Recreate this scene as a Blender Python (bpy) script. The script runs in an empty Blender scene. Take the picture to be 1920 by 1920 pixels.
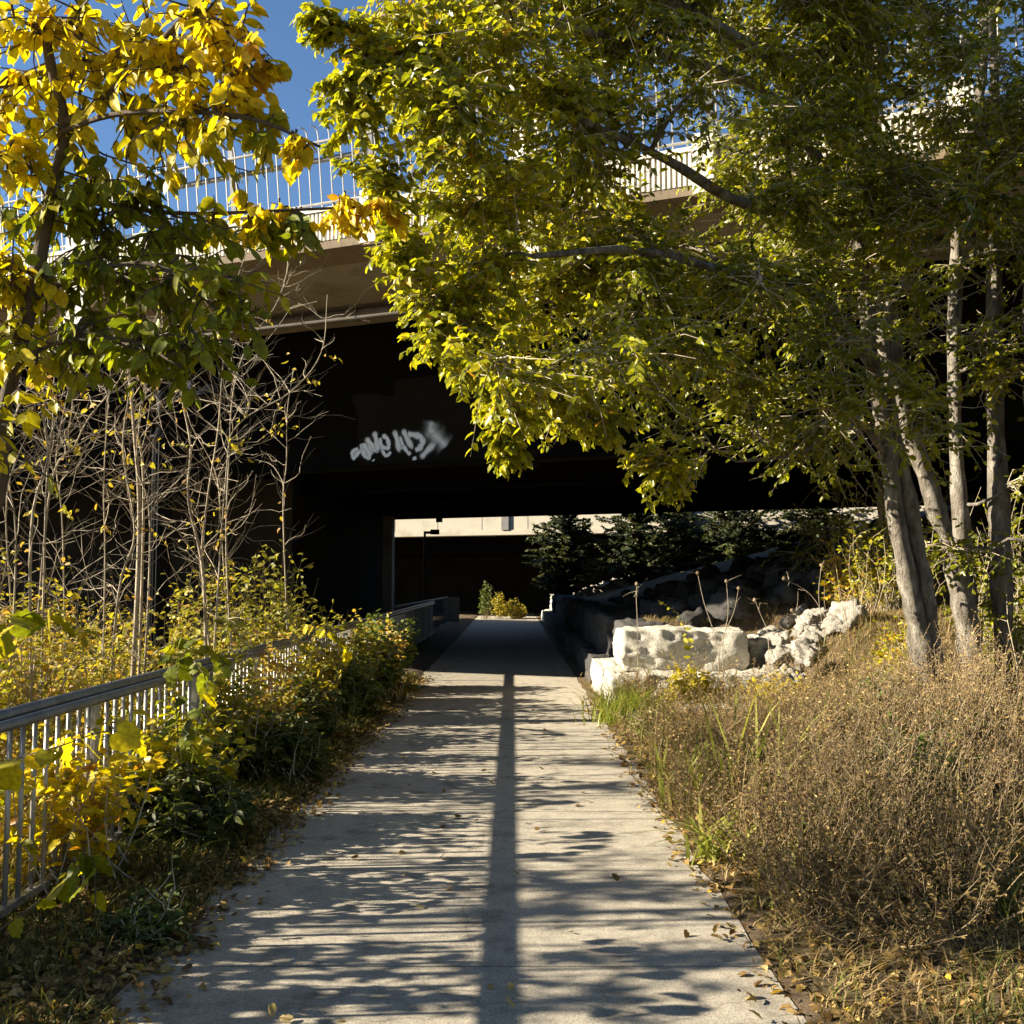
import bpy, math, random
import numpy as np
from math import sin, cos, tan, pi, radians
from mathutils import Vector, Matrix, noise

rs = np.random.RandomState(7)
random.seed(7)
scene = bpy.context.scene
col = scene.collection

# ------------------------------------------------------------ camera
PITCH = radians(3.87)
EYE = 1.6
cam_d = bpy.data.cameras.new("camera"); cam = bpy.data.objects.new("camera", cam_d)
col.objects.link(cam); scene.camera = cam
cam_d.sensor_width = 36; cam_d.sensor_height = 36; cam_d.lens = 36
cam_d.clip_start = 0.05; cam_d.clip_end = 3000
cam.location = (0, 0, EYE); cam.rotation_euler = (pi/2 + PITCH, 0, 0)

# ------------------------------------------------------------ light
SUN_A = radians(4)      # the light travels towards +x, turned this much to +y
SUN_E = radians(23.4)
Ldir = Vector((cos(SUN_A)*cos(SUN_E), sin(SUN_A)*cos(SUN_E), -sin(SUN_E)))
sd = bpy.data.lights.new("sun", 'SUN'); sun = bpy.data.objects.new("sun", sd); col.objects.link(sun)
sd.energy = 5.0; sd.angle = radians(0.5); sd.color = (1.0, 0.90, 0.72)
sun.rotation_euler = Ldir.to_track_quat('-Z', 'Y').to_euler()
w = bpy.data.worlds.new("World"); scene.world = w; w.use_nodes = True
nt = w.node_tree; nt.nodes.clear()
sky = nt.nodes.new('ShaderNodeTexSky'); sky.sky_type = 'NISHITA'; sky.sun_disc = False
sky.sun_elevation = SUN_E
sx, sy = -Ldir.x, -Ldir.y
sky.sun_rotation = math.atan2(sx, sy)
sky.air_density = 1.0; sky.dust_density = 0.0; sky.ozone_density = 5.0
bg = nt.nodes.new('ShaderNodeBackground'); bg.inputs[1].default_value = 0.05
wo = nt.nodes.new('ShaderNodeOutputWorld')
nt.links.new(sky.outputs[0], bg.inputs[0]); nt.links.new(bg.outputs[0], wo.inputs[0])
scene.view_settings.view_transform = 'Standard'; scene.view_settings.look = 'None'
scene.view_settings.gamma = 1.0; scene.view_settings.exposure = 1.75
scene.render.engine = 'CYCLES'
scene.cycles.max_bounces = 6; scene.cycles.diffuse_bounces = 2; scene.cycles.glossy_bounces = 2
scene.cycles.transmission_bounces = 3; scene.cycles.transparent_max_bounces = 32
scene.cycles.use_denoising = True

# ------------------------------------------------------------ helpers
def at(px, py, Y):
    u = (px-960)/1920; v = (960-py)/1920
    d = Vector((u, cos(PITCH)-v*sin(PITCH), sin(PITCH)+v*cos(PITCH)))
    return Vector((0, 0, EYE)) + d*(Y/d.y)

def sstep(a, b, x):
    t = np.clip((x-a)/(b-a), 0, 1); return t*t*(3-2*t)

def tag(o, label=None, cat=None, group=None, kind=None):
    if label: o['label'] = label
    if cat: o['category'] = cat
    if group: o['group'] = group
    if kind: o['kind'] = kind
    return o

def empty(name, loc=(0, 0, 0), rz=0, label=None, cat=None, group=None):
    o = bpy.data.objects.new(name, None); col.objects.link(o)
    o.location = loc; o.rotation_euler = (0, 0, rz); o.empty_display_size = .2
    return tag(o, label, cat, group)

def link_mesh(name, me, mats, parent=None, loc=None, smooth=False):
    if not isinstance(mats, (list, tuple)): mats = [mats]
    for m in mats: me.materials.append(m)
    if smooth:
        me.polygons.foreach_set('use_smooth', [True]*len(me.polygons))
    o = bpy.data.objects.new(name, me); col.objects.link(o)
    if parent is not None: o.parent = parent
    if loc is not None: o.location = loc
    return o

def np_mesh(name, V, faces, attr=None):
    """V (n,3); faces: list of int arrays (m,k)"""
    me = bpy.data.meshes.new(name)
    V = np.asarray(V, dtype=np.float32)
    me.vertices.add(len(V)); me.vertices.foreach_set('co', V.ravel())
    loops = np.concatenate([f.ravel() for f in faces]).astype(np.int32)
    sizes = np.concatenate([np.full(len(f), f.shape[1]) for f in faces]).astype(np.int32)
    starts = np.concatenate([[0], np.cumsum(sizes)[:-1]]).astype(np.int32)
    me.loops.add(len(loops)); me.loops.foreach_set('vertex_index', loops)
    me.polygons.add(len(sizes)); me.polygons.foreach_set('loop_start', starts)
    me.polygons.foreach_set('loop_total', sizes)
    if attr:
        for k, a in attr.items():
            at_ = me.attributes.new(k, 'FLOAT', 'POINT'); at_.data.foreach_set('value', np.asarray(a, np.float32))
    me.update(calc_edges=True); me.validate()
    return me

class MB:
    def __init__(s): s.v = []; s.f = []
    def box(s, lo, hi, M=None):
        b = len(s.v)
        for z in (lo[2], hi[2]):
            for x, y in ((lo[0], lo[1]), (hi[0], lo[1]), (hi[0], hi[1]), (lo[0], hi[1])):
                p = Vector((x, y, z)); s.v.append(tuple(M @ p if M else p))
        for q in ((0, 3, 2, 1), (4, 5, 6, 7), (0, 1, 5, 4), (1, 2, 6, 5), (2, 3, 7, 6), (3, 0, 4, 7)):
            s.f.append(tuple(b+i for i in q))
        return s
    def prism(s, poly, z0, z1):
        b = len(s.v); n = len(poly)
        s.v += [(x, y, z0) for x, y in poly] + [(x, y, z1) for x, y in poly]
        s.f.append(tuple(b+i for i in reversed(range(n)))); s.f.append(tuple(b+n+i for i in range(n)))
        for i in range(n): s.f.append((b+i, b+(i+1) % n, b+n+(i+1) % n, b+n+i))
        return s
    def tube(s, pts, r, n=8, cap=True, rough=0.0):
        pts = [Vector(p) for p in pts]; N = len(pts)
        if not isinstance(r, (list, tuple, np.ndarray)): r = [r]*N
        b = len(s.v); up = Vector((0, 0, 1))
        ref = None
        for i, p in enumerate(pts):
            t = (pts[min(i+1, N-1)] - pts[max(i-1, 0)]).normalized()
            if ref is None:
                ref = Vector((1, 0, 0)) if abs(t.x) < .8 else Vector((0, 1, 0))
            a = (ref - t*ref.dot(t)).normalized(); c = t.cross(a); ref = a
            for k in range(n):
                th = 2*pi*k/n
                rr = r[i]
                if rough: rr *= 1+rough*noise.noise(Vector((cos(th)*1.7+p.x*3, sin(th)*1.7+p.y*3, p.z*2.3)))
                q = p + a*(cos(th)*rr) + c*(sin(th)*rr)
                s.v.append((q.x, q.y, q.z))
        for i in range(N-1):
            for k in range(n):
                k2 = (k+1) % n
                s.f.append((b+i*n+k, b+i*n+k2, b+(i+1)*n+k2, b+(i+1)*n+k))
        if cap:
            s.f.append(tuple(b+k for k in reversed(range(n)))); s.f.append(tuple(b+(N-1)*n+k for k in range(n)))
        return s
    def lathe(s, prof, n=20, c=(0, 0, 0)):
        b = len(s.v)
        for r, z in prof:
            for k in range(n):
                th = 2*pi*k/n; s.v.append((c[0]+r*cos(th), c[1]+r*sin(th), c[2]+z))
        for i in range(len(prof)-1):
            for k in range(n):
                k2 = (k+1) % n
                s.f.append((b+i*n+k, b+i*n+k2, b+(i+1)*n+k2, b+(i+1)*n+k))
        return s
    def mesh(s, name):
        me = bpy.data.meshes.new(name); me.from_pydata(s.v, [], s.f); me.update(); return me
    def build(s, name, mat, parent=None, loc=None, smooth=False):
        return link_mesh(name, s.mesh(name), mat, parent, loc, smooth)

# ------------------------------------------------------------ materials
def newmat(name):
    m = bpy.data.materials.new(name); m.use_nodes = True
    nt = m.node_tree; b = nt.nodes['Principled BSDF']
    return m, nt, b
def N(nt, t, **kw):
    n = nt.nodes.new(t)
    for k, v in kw.items():
        if k.startswith('i_'): n.inputs[k[2:].replace('_', ' ')].default_value = v
        else: setattr(n, k, v)
    return n
def ramp(nt, stops, interp='LINEAR'):
    r = nt.nodes.new('ShaderNodeValToRGB'); cr = r.color_ramp; cr.interpolation = interp
    while len(cr.elements) < len(stops): cr.elements.new(.5)
    for e, (p, c) in zip(cr.elements, stops):
        e.position = p; e.color = (c[0], c[1], c[2], 1)
    return r

def surf(name, c0, c1, scale=4.0, rough=.8, bump=.3, bscale=40, stretch=(1, 1, 1), c2=None, metallic=0, spec=.3, detail=8, dist=.02):
    m, nt, b = newmat(name)
    tc = N(nt, 'ShaderNodeTexCoord'); mp = N(nt, 'ShaderNodeMapping'); mp.inputs['Scale'].default_value = stretch
    nt.links.new(tc.outputs['Object'], mp.inputs[0])
    n1 = N(nt, 'ShaderNodeTexNoise', i_Scale=scale, i_Detail=detail, i_Roughness=.65)
    nt.links.new(mp.outputs[0], n1.inputs['Vector'])
    st = [(.3, c0), (.7, c1)] if c2 is None else [(.25, c0), (.5, c1), (.75, c2)]
    r = ramp(nt, st); nt.links.new(n1.outputs['Fac'], r.inputs[0]); nt.links.new(r.outputs[0], b.inputs['Base Color'])
    n2 = N(nt, 'ShaderNodeTexNoise', i_Scale=bscale, i_Detail=6.0, i_Roughness=.7)
    nt.links.new(mp.outputs[0], n2.inputs['Vector'])
    bp = N(nt, 'ShaderNodeBump', i_Strength=bump, i_Distance=dist)
    nt.links.new(n2.outputs['Fac'], bp.inputs['Height']); nt.links.new(bp.outputs[0], b.inputs['Normal'])
    b.inputs['Roughness'].default_value = rough; b.inputs['Metallic'].default_value = metallic
    b.inputs['Specular IOR Level'].default_value = spec
    return m
LOW = dict(spec=.03)

def leafmat(name, stops, rough=.42, trans=.38, spec=.5, tint=1.5, vein=0):
    """colour comes from the per-leaf value 'rnd'"""
    m, nt, b = newmat(name)
    a = N(nt, 'ShaderNodeAttribute', attribute_name='rnd')
    r = ramp(nt, stops); nt.links.new(a.outputs['Fac'], r.inputs[0])
    tc = N(nt, 'ShaderNodeTexCoord')
    no = N(nt, 'ShaderNodeTexNoise', i_Scale=60.0, i_Detail=3.0)
    nt.links.new(tc.outputs['Object'], no.inputs['Vector'])
    mx = N(nt, 'ShaderNodeMix', data_type='RGBA', blend_type='MULTIPLY'); mx.inputs[0].default_value = .8
    rr = ramp(nt, [(.3, (.55, .5, .4)), (.6, (1.1, 1.1, 1.0))]); nt.links.new(no.outputs['Fac'], rr.inputs[0])
    nt.links.new(r.outputs[0], mx.inputs[6]); nt.links.new(rr.outputs[0], mx.inputs[7])
    nt.links.new(mx.outputs[2], b.inputs['Base Color'])
    b.inputs['Roughness'].default_value = rough; b.inputs['Specular IOR Level'].default_value = spec
    tr = N(nt, 'ShaderNodeBsdfTranslucent')
    g = N(nt, 'ShaderNodeMix', data_type='RGBA', blend_type='MULTIPLY'); g.inputs[0].default_value = 1
    g.inputs[7].default_value = (tint, tint, tint*.55, 1)
    nt.links.new(mx.outputs[2], g.inputs[6]); nt.links.new(g.outputs[2], tr.inputs[0])
    ms = N(nt, 'ShaderNodeMixShader'); ms.inputs[0].default_value = trans
    nt.links.new(b.outputs[0], ms.inputs[1]); nt.links.new(tr.outputs[0], ms.inputs[2])
    nt.links.new(ms.outputs[0], nt.nodes['Material Output'].inputs[0])
    return m

M_path = surf('path concrete', (.17, .15, .125), (.50, .445, .355), 3.6, .92, 1.0, 200, c2=(.34, .305, .255), detail=14, dist=.008, spec=.15)
_nt = M_path.node_tree; _b = _nt.nodes['Principled BSDF']; _src = _b.inputs['Base Color'].links[0].from_socket
_tc = N(_nt, 'ShaderNodeTexCoord')
_n = N(_nt, 'ShaderNodeTexNoise', i_Scale=130.0, i_Detail=4.0, i_Roughness=.8); _nt.links.new(_tc.outputs['Object'], _n.inputs['Vector'])
_r = ramp(_nt, [(.36, (.5, .48, .46)), (.5, (.98, .98, .98)), (.66, (1.25, 1.23, 1.18))]); _nt.links.new(_n.outputs['Fac'], _r.inputs[0])
_m = N(_nt, 'ShaderNodeMix', data_type='RGBA', blend_type='MULTIPLY'); _m.inputs[0].default_value = 1
_nt.links.new(_src, _m.inputs[6]); _nt.links.new(_r.outputs[0], _m.inputs[7])
_v = N(_nt, 'ShaderNodeTexVoronoi', feature='DISTANCE_TO_EDGE', i_Scale=.42)
_nd = N(_nt, 'ShaderNodeTexNoise', i_Scale=2.2, i_Detail=6.0); _nt.links.new(_tc.outputs['Object'], _nd.inputs['Vector'])
_ma = N(_nt, 'ShaderNodeVectorMath', operation='MULTIPLY_ADD'); _ma.inputs[1].default_value = (.5, .5, .5)
_nt.links.new(_nd.outputs['Color'], _ma.inputs[0]); _nt.links.new(_tc.outputs['Object'], _ma.inputs[2]); _nt.links.new(_ma.outputs[0], _v.inputs['Vector'])
_cr = ramp(_nt, [(0, (.72, .7, .68)), (.001, (.8, .78, .76)), (.002, (1, 1, 1))]); _nt.links.new(_v.outputs['Distance'], _cr.inputs[0])
_m2 = N(_nt, 'ShaderNodeMix', data_type='RGBA', blend_type='MULTIPLY'); _m2.inputs[0].default_value = 1
_nt.links.new(_m.outputs[2], _m2.inputs[6]); _nt.links.new(_cr.outputs[0], _m2.inputs[7]); _nt.links.new(_m2.outputs[2], _b.inputs['Base Color'])
M_soil = surf('soil', (.045, .032, .02), (.15, .105, .06), 6, .95, .8, 60, c2=(.09, .07, .035), dist=.04)
M_conc = surf('bridge concrete', (.17, .145, .115), (.30, .26, .21), 1.6, .9, .25, 60, c2=(.24, .21, .17))
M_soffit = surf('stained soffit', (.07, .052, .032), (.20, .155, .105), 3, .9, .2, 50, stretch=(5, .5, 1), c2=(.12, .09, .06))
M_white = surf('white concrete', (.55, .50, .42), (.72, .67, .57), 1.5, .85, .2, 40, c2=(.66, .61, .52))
M_beige = surf('beige parapet', (.26, .23, .175), (.44, .395, .31), .9, .9, .2, 30, c2=(.38, .34, .265))
M_abut = surf('abutment concrete', (.012, .011, .010), (.03, .027, .023), .8, .9, .2, 30, **LOW)  # shade put into the colour: far darker than the concrete itself
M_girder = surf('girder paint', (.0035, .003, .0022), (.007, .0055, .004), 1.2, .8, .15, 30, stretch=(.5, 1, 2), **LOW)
M_patch = surf('painted over patch', (.012, .009, .006), (.017, .013, .009), 2, .8, .1, 30, **LOW)
M_galv = surf('galvanised steel', (.30, .285, .26), (.50, .475, .43), 8, .42, .1, 60, metallic=.35, spec=.5)
M_galvrail = surf('weathered rail', (.13, .125, .115), (.25, .24, .22), 8, .38, .1, 60, metallic=.5, spec=.5)
M_post = surf('dark post', (.10, .10, .105), (.17, .17, .17), 8, .5, .1, 40, metallic=.3)
M_pipe = surf('grey pipe', (.13, .12, .115), (.19, .18, .17), 5, .6, .1, 40)
M_black = surf('black lamp paint', (.002, .002, .0025), (.004, .004, .005), 8, .45, .05, 60, spec=.06)
M_blue = surf('pale photocell', (.25, .35, .6), (.35, .45, .7), 8, .3, .05, 60)
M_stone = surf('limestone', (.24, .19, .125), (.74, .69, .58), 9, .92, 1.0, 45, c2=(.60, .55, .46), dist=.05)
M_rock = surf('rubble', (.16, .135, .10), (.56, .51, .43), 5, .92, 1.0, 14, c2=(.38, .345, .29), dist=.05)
M_shaderock = surf('grey rubble', (.03, .028, .026), (.10, .095, .09), 3, .92, 1.0, 18, c2=(.06, .057, .055), spec=.1, dist=.05)  # darkened copy of the pale stone and rubble, standing in for bridge shade
M_bark = surf('pale grey bark', (.055, .045, .035), (.26, .225, .18), 9, .95, 1.0, 40, stretch=(1.6, 1.6, .6), c2=(.55, .50, .42), dist=.05, spec=.1)
M_barkd = surf('dark bark', (.035, .026, .018), (.11, .085, .062), 8, .9, .8, 40, stretch=(1, 1, .3), c2=(.065, .05, .036))
M_twig = surf('pale twig', (.09, .065, .04), (.60, .50, .36), 7, .8, .3, 60, stretch=(1, 1, .3))
M_twigd = surf('grey twig', (.28, .22, .15), (.56, .47, .35), 12, .85, .3, 60)
M_weed = leafmat('brown weed', [(0, (.08, .042, .018)), (.25, (.15, .125, .035)), (.5, (.21, .135, .052)), (.85, (.38, .26, .11)), (1, (.52, .40, .2))], .8, .25, .2)
M_grassdry = leafmat('dry grass', [(0, (.16, .11, .05)), (.55, (.36, .26, .125)), (.8, (.45, .34, .18)), (1, (.14, .16, .035))], .7, .3, .3)
M_grass = leafmat('green grass', [(0, (.06, .085, .014)), (.5, (.11, .15, .02)), (.85, (.22, .24, .045)), (1, (.35, .28, .10))], .5, .35, .4)
M_grassdk = leafmat('verge green', [(0, (.03, .042, .009)), (.5, (.07, .09, .015)), (.8, (.14, .14, .025)), (1, (.30, .21, .07))], .5, .3, .3)
M_litter = leafmat('fallen leaf', [(0, (.10, .055, .022)), (.4, (.26, .16, .055)), (.75, (.42, .29, .11)), (.93, (.52, .40, .2)), (1, (.62, .42, .03))], .7, .2, .25)
M_leafR = leafmat('green yellow leaf', [(0, (.06, .08, .006)), (.4, (.20, .215, .009)), (.68, (.40, .38, .013)), (.9, (.58, .47, .016)), (1, (.58, .30, .02))], .34, .48, .5)
M_leafL = leafmat('autumn elm leaf', [(0, (.07, .095, .007)), (.35, (.20, .23, .010)), (.55, (.36, .32, .010)), (.75, (.66, .53, .010)), (.93, (.66, .46, .010)), (1, (.42, .20, .012))], .45, .45, .35)
M_leafY = leafmat('yellow shrub leaf', [(0, (.12, .13, .015)), (.35, (.30, .28, .03)), (.7, (.52, .40, .04)), (.9, (.50, .29, .04)), (1, (.35, .2, .08))], .5, .4, .3)
M_vivid = leafmat('vivid yellow leaf', [(0, (.24, .26, .015)), (.5, (.50, .42, .015)), (1, (.60, .40, .012))], .5, .45, .3)
M_ever = leafmat('evergreen leaf', [(0, (.012, .018, .006)), (.7, (.035, .05, .012)), (1, (.10, .10, .03))], .6, .2, .3)
M_blade = leafmat('iris blade', [(0, (.14, .19, .03)), (.6, (.34, .36, .07)), (1, (.5, .42, .16))], .45, .35, .4)

# ------------------------------------------------------------ ground height
def H(x, y):
    x = np.asarray(x, float); y = np.asarray(y, float)
    z = np.zeros(np.broadcast(x, y).shape)
    # right bank
    d = np.clip(x-1.25, 0, None)
    near = .05*sstep(0, .6, d) + .10*sstep(.5, 4, d)+.02*np.clip(x-4, 0, 12) + .36*sstep(.5, 2.5, d)*sstep(4.5, 7.8, y)*(1-sstep(9.3, 11.2, y)*(1-sstep(3.0, 4.2, x)))
    mound = .88*sstep(10.9, 13.6, y)*sstep(2.9, 4.3, x) 
    z = z + near*(1-sstep(12, 14, y)*.6) + mound*(1-sstep(38, 44, y)*.5)
    # retained ground behind the stone wall, then the rubble slope
    beh = sstep(14.4, 14.9, y)*(1-sstep(41.8, 42.6, y))
    z = np.where(x > 1.75, z*(1-beh) + beh*np.maximum(z, 1.0*sstep(1.75, 1.95, x)+np.minimum(.28*np.clip(x-2.9, 0, 12), 3-2.2*sstep(30, 39, y))), z)
    # left: bank falls away behind the railing
    l = np.clip(-x-2.45, 0, None)
    z = z + .04*sstep(-1.4, -1.9, x)*1.0 - .55*sstep(.2, 3.5, l) - .25*sstep(3.5, 9, l)
    z = z - .012*(sstep(-1.60, -1.5, x)*(1-sstep(1.02, 1.1, x))) + .02*sstep(1.03, 1.12, x) + .02*sstep(-1.48, -1.58, x)
    amp = sstep(1.2, 1.9, np.abs(x+.2))
    z = z + amp*.025*(np.sin(x*5.1+y*2.3)+np.sin(x*2.3-y*4.7+1)) * .7
    far = sstep(50, 75, y)
    return z + far*0.0

def Hs(x, y): return float(H(x, y))

def axis(lo, hi, f0, f1, step, g=1.25):
    a = list(np.arange(f0, f1+1e-6, step)); s = step
    while a[-1] < hi: s *= g; a.append(a[-1]+s)
    s = step
    while a[0] > lo: s *= g; a.insert(0, a[0]-s)
    return np.array(a)
X = axis(-1500, 1500, -8, 9, .1); Y = axis(-400, 2200, 1.5, 45, .14)
gx, gy = np.meshgrid(X, Y); gz = H(gx, gy)
V = np.stack([gx, gy, gz], -1).reshape(-1, 3); nx, ny = len(X), len(Y)
idx = np.arange(nx*ny).reshape(ny, nx)
F = np.stack([idx[:-1, :-1], idx[:-1, 1:], idx[1:, 1:], idx[1:, :-1]], -1).reshape(-1, 4)
o = link_mesh('ground', np_mesh('ground', V, [F]), M_soil, smooth=True); tag(o, kind='structure')

# path: slabs with narrow joints and slightly ragged edges
mb = MB(); y0 = -6.0
XL, XR = -1.52, 1.06
js = [-6, -3.0, -.6, 1.8, 3.3, 4.35, 5.75, 7.2, 8.9, 10.6, 12.4, 14.2, 16, 18, 20, 23, 26, 29, 32, 35, 38, 41, 44, 47, 50, 54, 58, 62]
for a, b in zip(js[:-1], js[1:]):
    xl, xr = (XL, XR)
    if a > 34: xl, xr = -2.6, 1.5
    n = max(2, int((b-a)/.25)); L = []; R = []
    for i in range(n+1):
        y = a+.006+(b-a-.012)*i/n
        L.append((xl+.07*noise.noise((3, y*2.3, 0)), y)); R.append((xr+.07*noise.noise((9, y*2.3, 0)), y))
    mb.prism(L[::-1] + R if False else R + L[::-1], -.08, .012)
o = mb.build('path', M_path); tag(o, kind='structure')

# ------------------------------------------------------------ ROAD BRIDGE
PHI = math.atan(.42); YF = 11.2
SK = cos(PHI)                     # y-offset -> perpendicular offset
BM = Matrix.Translation((0, YF, 0)) @ Matrix.Rotation(-PHI, 4, 'Z'); BI = BM.inverted()
def px2local(px, py, perp):       # point of the bridge plane 'perp' behind the fascia seen at a pixel
    a = Vector((0, 0, EYE)); u = (px-960)/1920; v = (960-py)/1920
    d = Vector((u, cos(PITCH)-v*sin(PITCH), sin(PITCH)+v*cos(PITCH)))
    A = BI @ a; D = BI.to_3x3() @ d
    t = (perp-A.y)/D.y; return A + D*t
bridge = empty('road_bridge', (0, YF, 0), -PHI, 'dark steel girder road bridge over the path with concrete deck and spray painted tag', 'bridge')
X0, X1 = -26, 34
PG = 3.0*SK; PFAR = 24.2*SK
zt = 5.64
mb = MB().box((X0, .62, zt+.012), (X1, PFAR, zt+.40)); mb.build('deck', M_conc, bridge)
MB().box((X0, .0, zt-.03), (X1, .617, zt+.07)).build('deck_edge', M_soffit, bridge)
# ribbed fascia
mb = MB(); x = X0
mb.box((X0, .03, zt+.073), (X1, .30, zt+.43))
while x < X1:
    if -12 < x < 12: mb.box((x, -.012, zt+.075), (x+.028, .028, zt+.425))
    x += .056
mb.build('ribbed_fascia', M_white, bridge)
MB().box((X0, -.03, zt+.433), (X1, .40, zt+.48)).build('curb', M_white, bridge)
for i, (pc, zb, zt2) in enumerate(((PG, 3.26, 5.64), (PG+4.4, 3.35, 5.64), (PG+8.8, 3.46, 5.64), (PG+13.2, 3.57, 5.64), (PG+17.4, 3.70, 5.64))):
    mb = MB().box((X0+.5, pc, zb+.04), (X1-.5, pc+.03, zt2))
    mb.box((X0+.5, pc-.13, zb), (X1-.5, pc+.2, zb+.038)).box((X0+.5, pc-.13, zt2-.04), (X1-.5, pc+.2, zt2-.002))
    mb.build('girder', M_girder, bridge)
# rivet plates on the near girder
for pxc in (1010, 1325):
    p = px2local(pxc, 800, PG); mb = MB()
    mb.box((p.x-.16, PG-.014, 3.42), (p.x+.16, PG-.001, 5.5))
    for i in range(4):
        for k in range(26):
            mb.lathe([(.014, -.0), (.012, .010), (.0, .014)], 6)
            n = len(mb.v)-18
            for j in range(n, n+18):
                a, b_, c = mb.v[j]; mb.v[j] = (p.x-.12+.08*i+a, PG-.014-c, 3.5+.07*k+b_)
    mb.build('splice_plate', M_girder, bridge)
# painted-over patch behind the tag
pp = [(658, 742), (668, 740), (712, 738), (716, 742), (737, 742), (741, 712), (790, 706), (900, 700), (1010, 700), (1010, 876), (850, 874), (690, 880), (672, 878), (671, 780)]
L = [px2local(a, b, PG-.003) for a, b in pp]
me = bpy.data.meshes.new('paint_patch'); me.from_pydata([(q.x, PG-.003, q.z) for q in L], [], [tuple(range(len(L)))[::-1]])
link_mesh('paint_patch', me, M_patch, bridge)

# graffiti: soft sprayed strokes
mg, ntg, bgm = newmat('spray paint')
a = N(ntg, 'ShaderNodeAttribute', attribute_name='soft'); 
tc = N(ntg, 'ShaderNodeTexCoord'); no = N(ntg, 'ShaderNodeTexNoise', i_Scale=70.0, i_Detail=3.0); ntg.links.new(tc.outputs['Object'], no.inputs['Vector'])
ad = N(ntg, 'ShaderNodeMath', operation='MULTIPLY_ADD'); ad.inputs[1].default_value = .12; ntg.links.new(no.outputs['Fac'], ad.inputs[0]); ntg.links.new(a.outputs['Fac'], ad.inputs[2])
mr = N(ntg, 'ShaderNodeMapRange', interpolation_type='SMOOTHSTEP'); mr.inputs[1].default_value = .05; mr.inputs[2].default_value = 1.0
ntg.links.new(ad.outputs[0], mr.inputs[0]); ntg.links.new(mr.outputs[0], bgm.inputs['Alpha'])
bgm.inputs['Base Color'].default_value = (.85, .85, .85, 1); bgm.inputs['Roughness'].default_value = .8
def strokes(list_, name, map_, off=.006, parent=bridge):
    V = []; F = []; S = []
    for li, (pts, w, soft) in enumerate(list_):
        P = []
        for i in range(len(pts)-1):
            for k in range(6):
                t = k/6; P.append((pts[i][0]*(1-t)+pts[i+1][0]*t, pts[i][1]*(1-t)+pts[i+1][1]*t))
        P.append(pts[-1])
        P = [map_(*p) for p in P]
        n = len(P)
        for i, p in enumerate(P):
            t = (P[min(i+1, n-1)]-P[max(i-1, 0)]); t.normalize(); nn = Vector((-t.z, 0, t.x))
            b = len(V); e_ = min(i, n-1-i); end = (0, .45, .85, 1)[min(e_, 3)]; ww = w*(.55, .8, .95, 1)[min(e_, 3)]*(1+.18*sin(i*.9+len(P)))
            for s_, so in ((-1.9, 0), (-1.15, .16*end), (-.62, soft*end*.8), (0, (.55+.45*soft)*end), (.62, soft*end*.8), (1.15, .16*end), (1.9, 0)):
                q = p+nn*s_*ww; V.append((q.x, PG-off-li*.0006-i*.00025, q.z)); S.append(so)
            if i:
                for k in range(6): F.append((b-7+k, b-6+k, b+k+1, b+k))
    return np_mesh(name, V, [np.array(F)], {'soft': S})
def gm(a, b): return px2local(640+a*260/1920, 700+b*260/1920, PG)
W = .042
gl = [([(250, 1060), (190, 1060), (150, 1110), (180, 1180), (230, 1110), (290, 1060)], W*.8, 1),
      ([(300, 960), (290, 1050), (340, 1150), (390, 1160), (395, 1110), (330, 1010), (300, 970)], W, 1),
      ([(345, 880), (400, 1000), (445, 1130)], W, 1), ([(330, 890), (430, 990), (525, 1115)], W*.9, 1), ([(455, 790), (490, 930), (520, 1110)], W, 1),
      ([(560, 850), (640, 900), (665, 990), (650, 1040), (580, 1030), (545, 960), (550, 880)], W*.8, 1), ([(545, 960), (570, 1070), (620, 1150), (670, 1120), (695, 1080)], W*.6, 1),
      ([(730, 770), (780, 930), (815, 1120)], W, .9), ([(800, 850), (860, 1000), (920, 1090), (975, 1135)], W*.7, .9), ([(800, 1040), (890, 1010)], W*.7, 1),
      ([(850, 760), (910, 900), (1010, 1070)], W, .9), ([(900, 850), (1000, 850), (1110, 880), (1140, 960), (1090, 1040), (1020, 1075)], W*1.1, .9),
      ([(1090, 1190), (1190, 1080), (1330, 940)], W*1.1, .8), ([(1200, 760), (1280, 840), (1390, 940), (1470, 1030)], W*2.6, .45), ([(1265, 640), (1235, 780), (1300, 850)], W*2.4, .35),
      ([(1015, 1150), (1022, 1180), (1025, 1210)], W*.8, 1), ([(445, 1195), (452, 1205), (458, 1218)], W*.6, 1)]
for gi, g_ in enumerate(gl): link_mesh('graffiti', strokes([g_], 'graffiti', gm, .006+gi*.0006), mg, bridge)
mg2 = mg.copy(); mg2.node_tree.nodes['Principled BSDF'].inputs['Base Color'].default_value = (.16, .16, .19, 1)
def gm2(a, b): return px2local(1480+a*380/1920, 720+b*240/1213, PG)
g2 = [([(310, 300), (330, 400), (400, 300), (410, 400)], W*1.4, .7), ([(430, 310), (500, 390), (540, 310)], W*1.5, .6), ([(560, 420), (620, 280), (650, 400), (590, 450)], W*1.5, .7),
      ([(440, 460), (560, 470), (640, 430)], W*1.6, .6), ([(1290, 280), (1310, 380), (1290, 560)], W, .8), ([(1190, 430), (1330, 430), (1340, 490), (1490, 480)], W*.7, .9),
      ([(1380, 290), (1430, 360)], W, .8), ([(1480, 280), (1560, 350)], W, .8)]
for g_ in g2: link_mesh('graffiti', strokes([g_], 'graffiti2', gm2), mg2, bridge)

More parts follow.
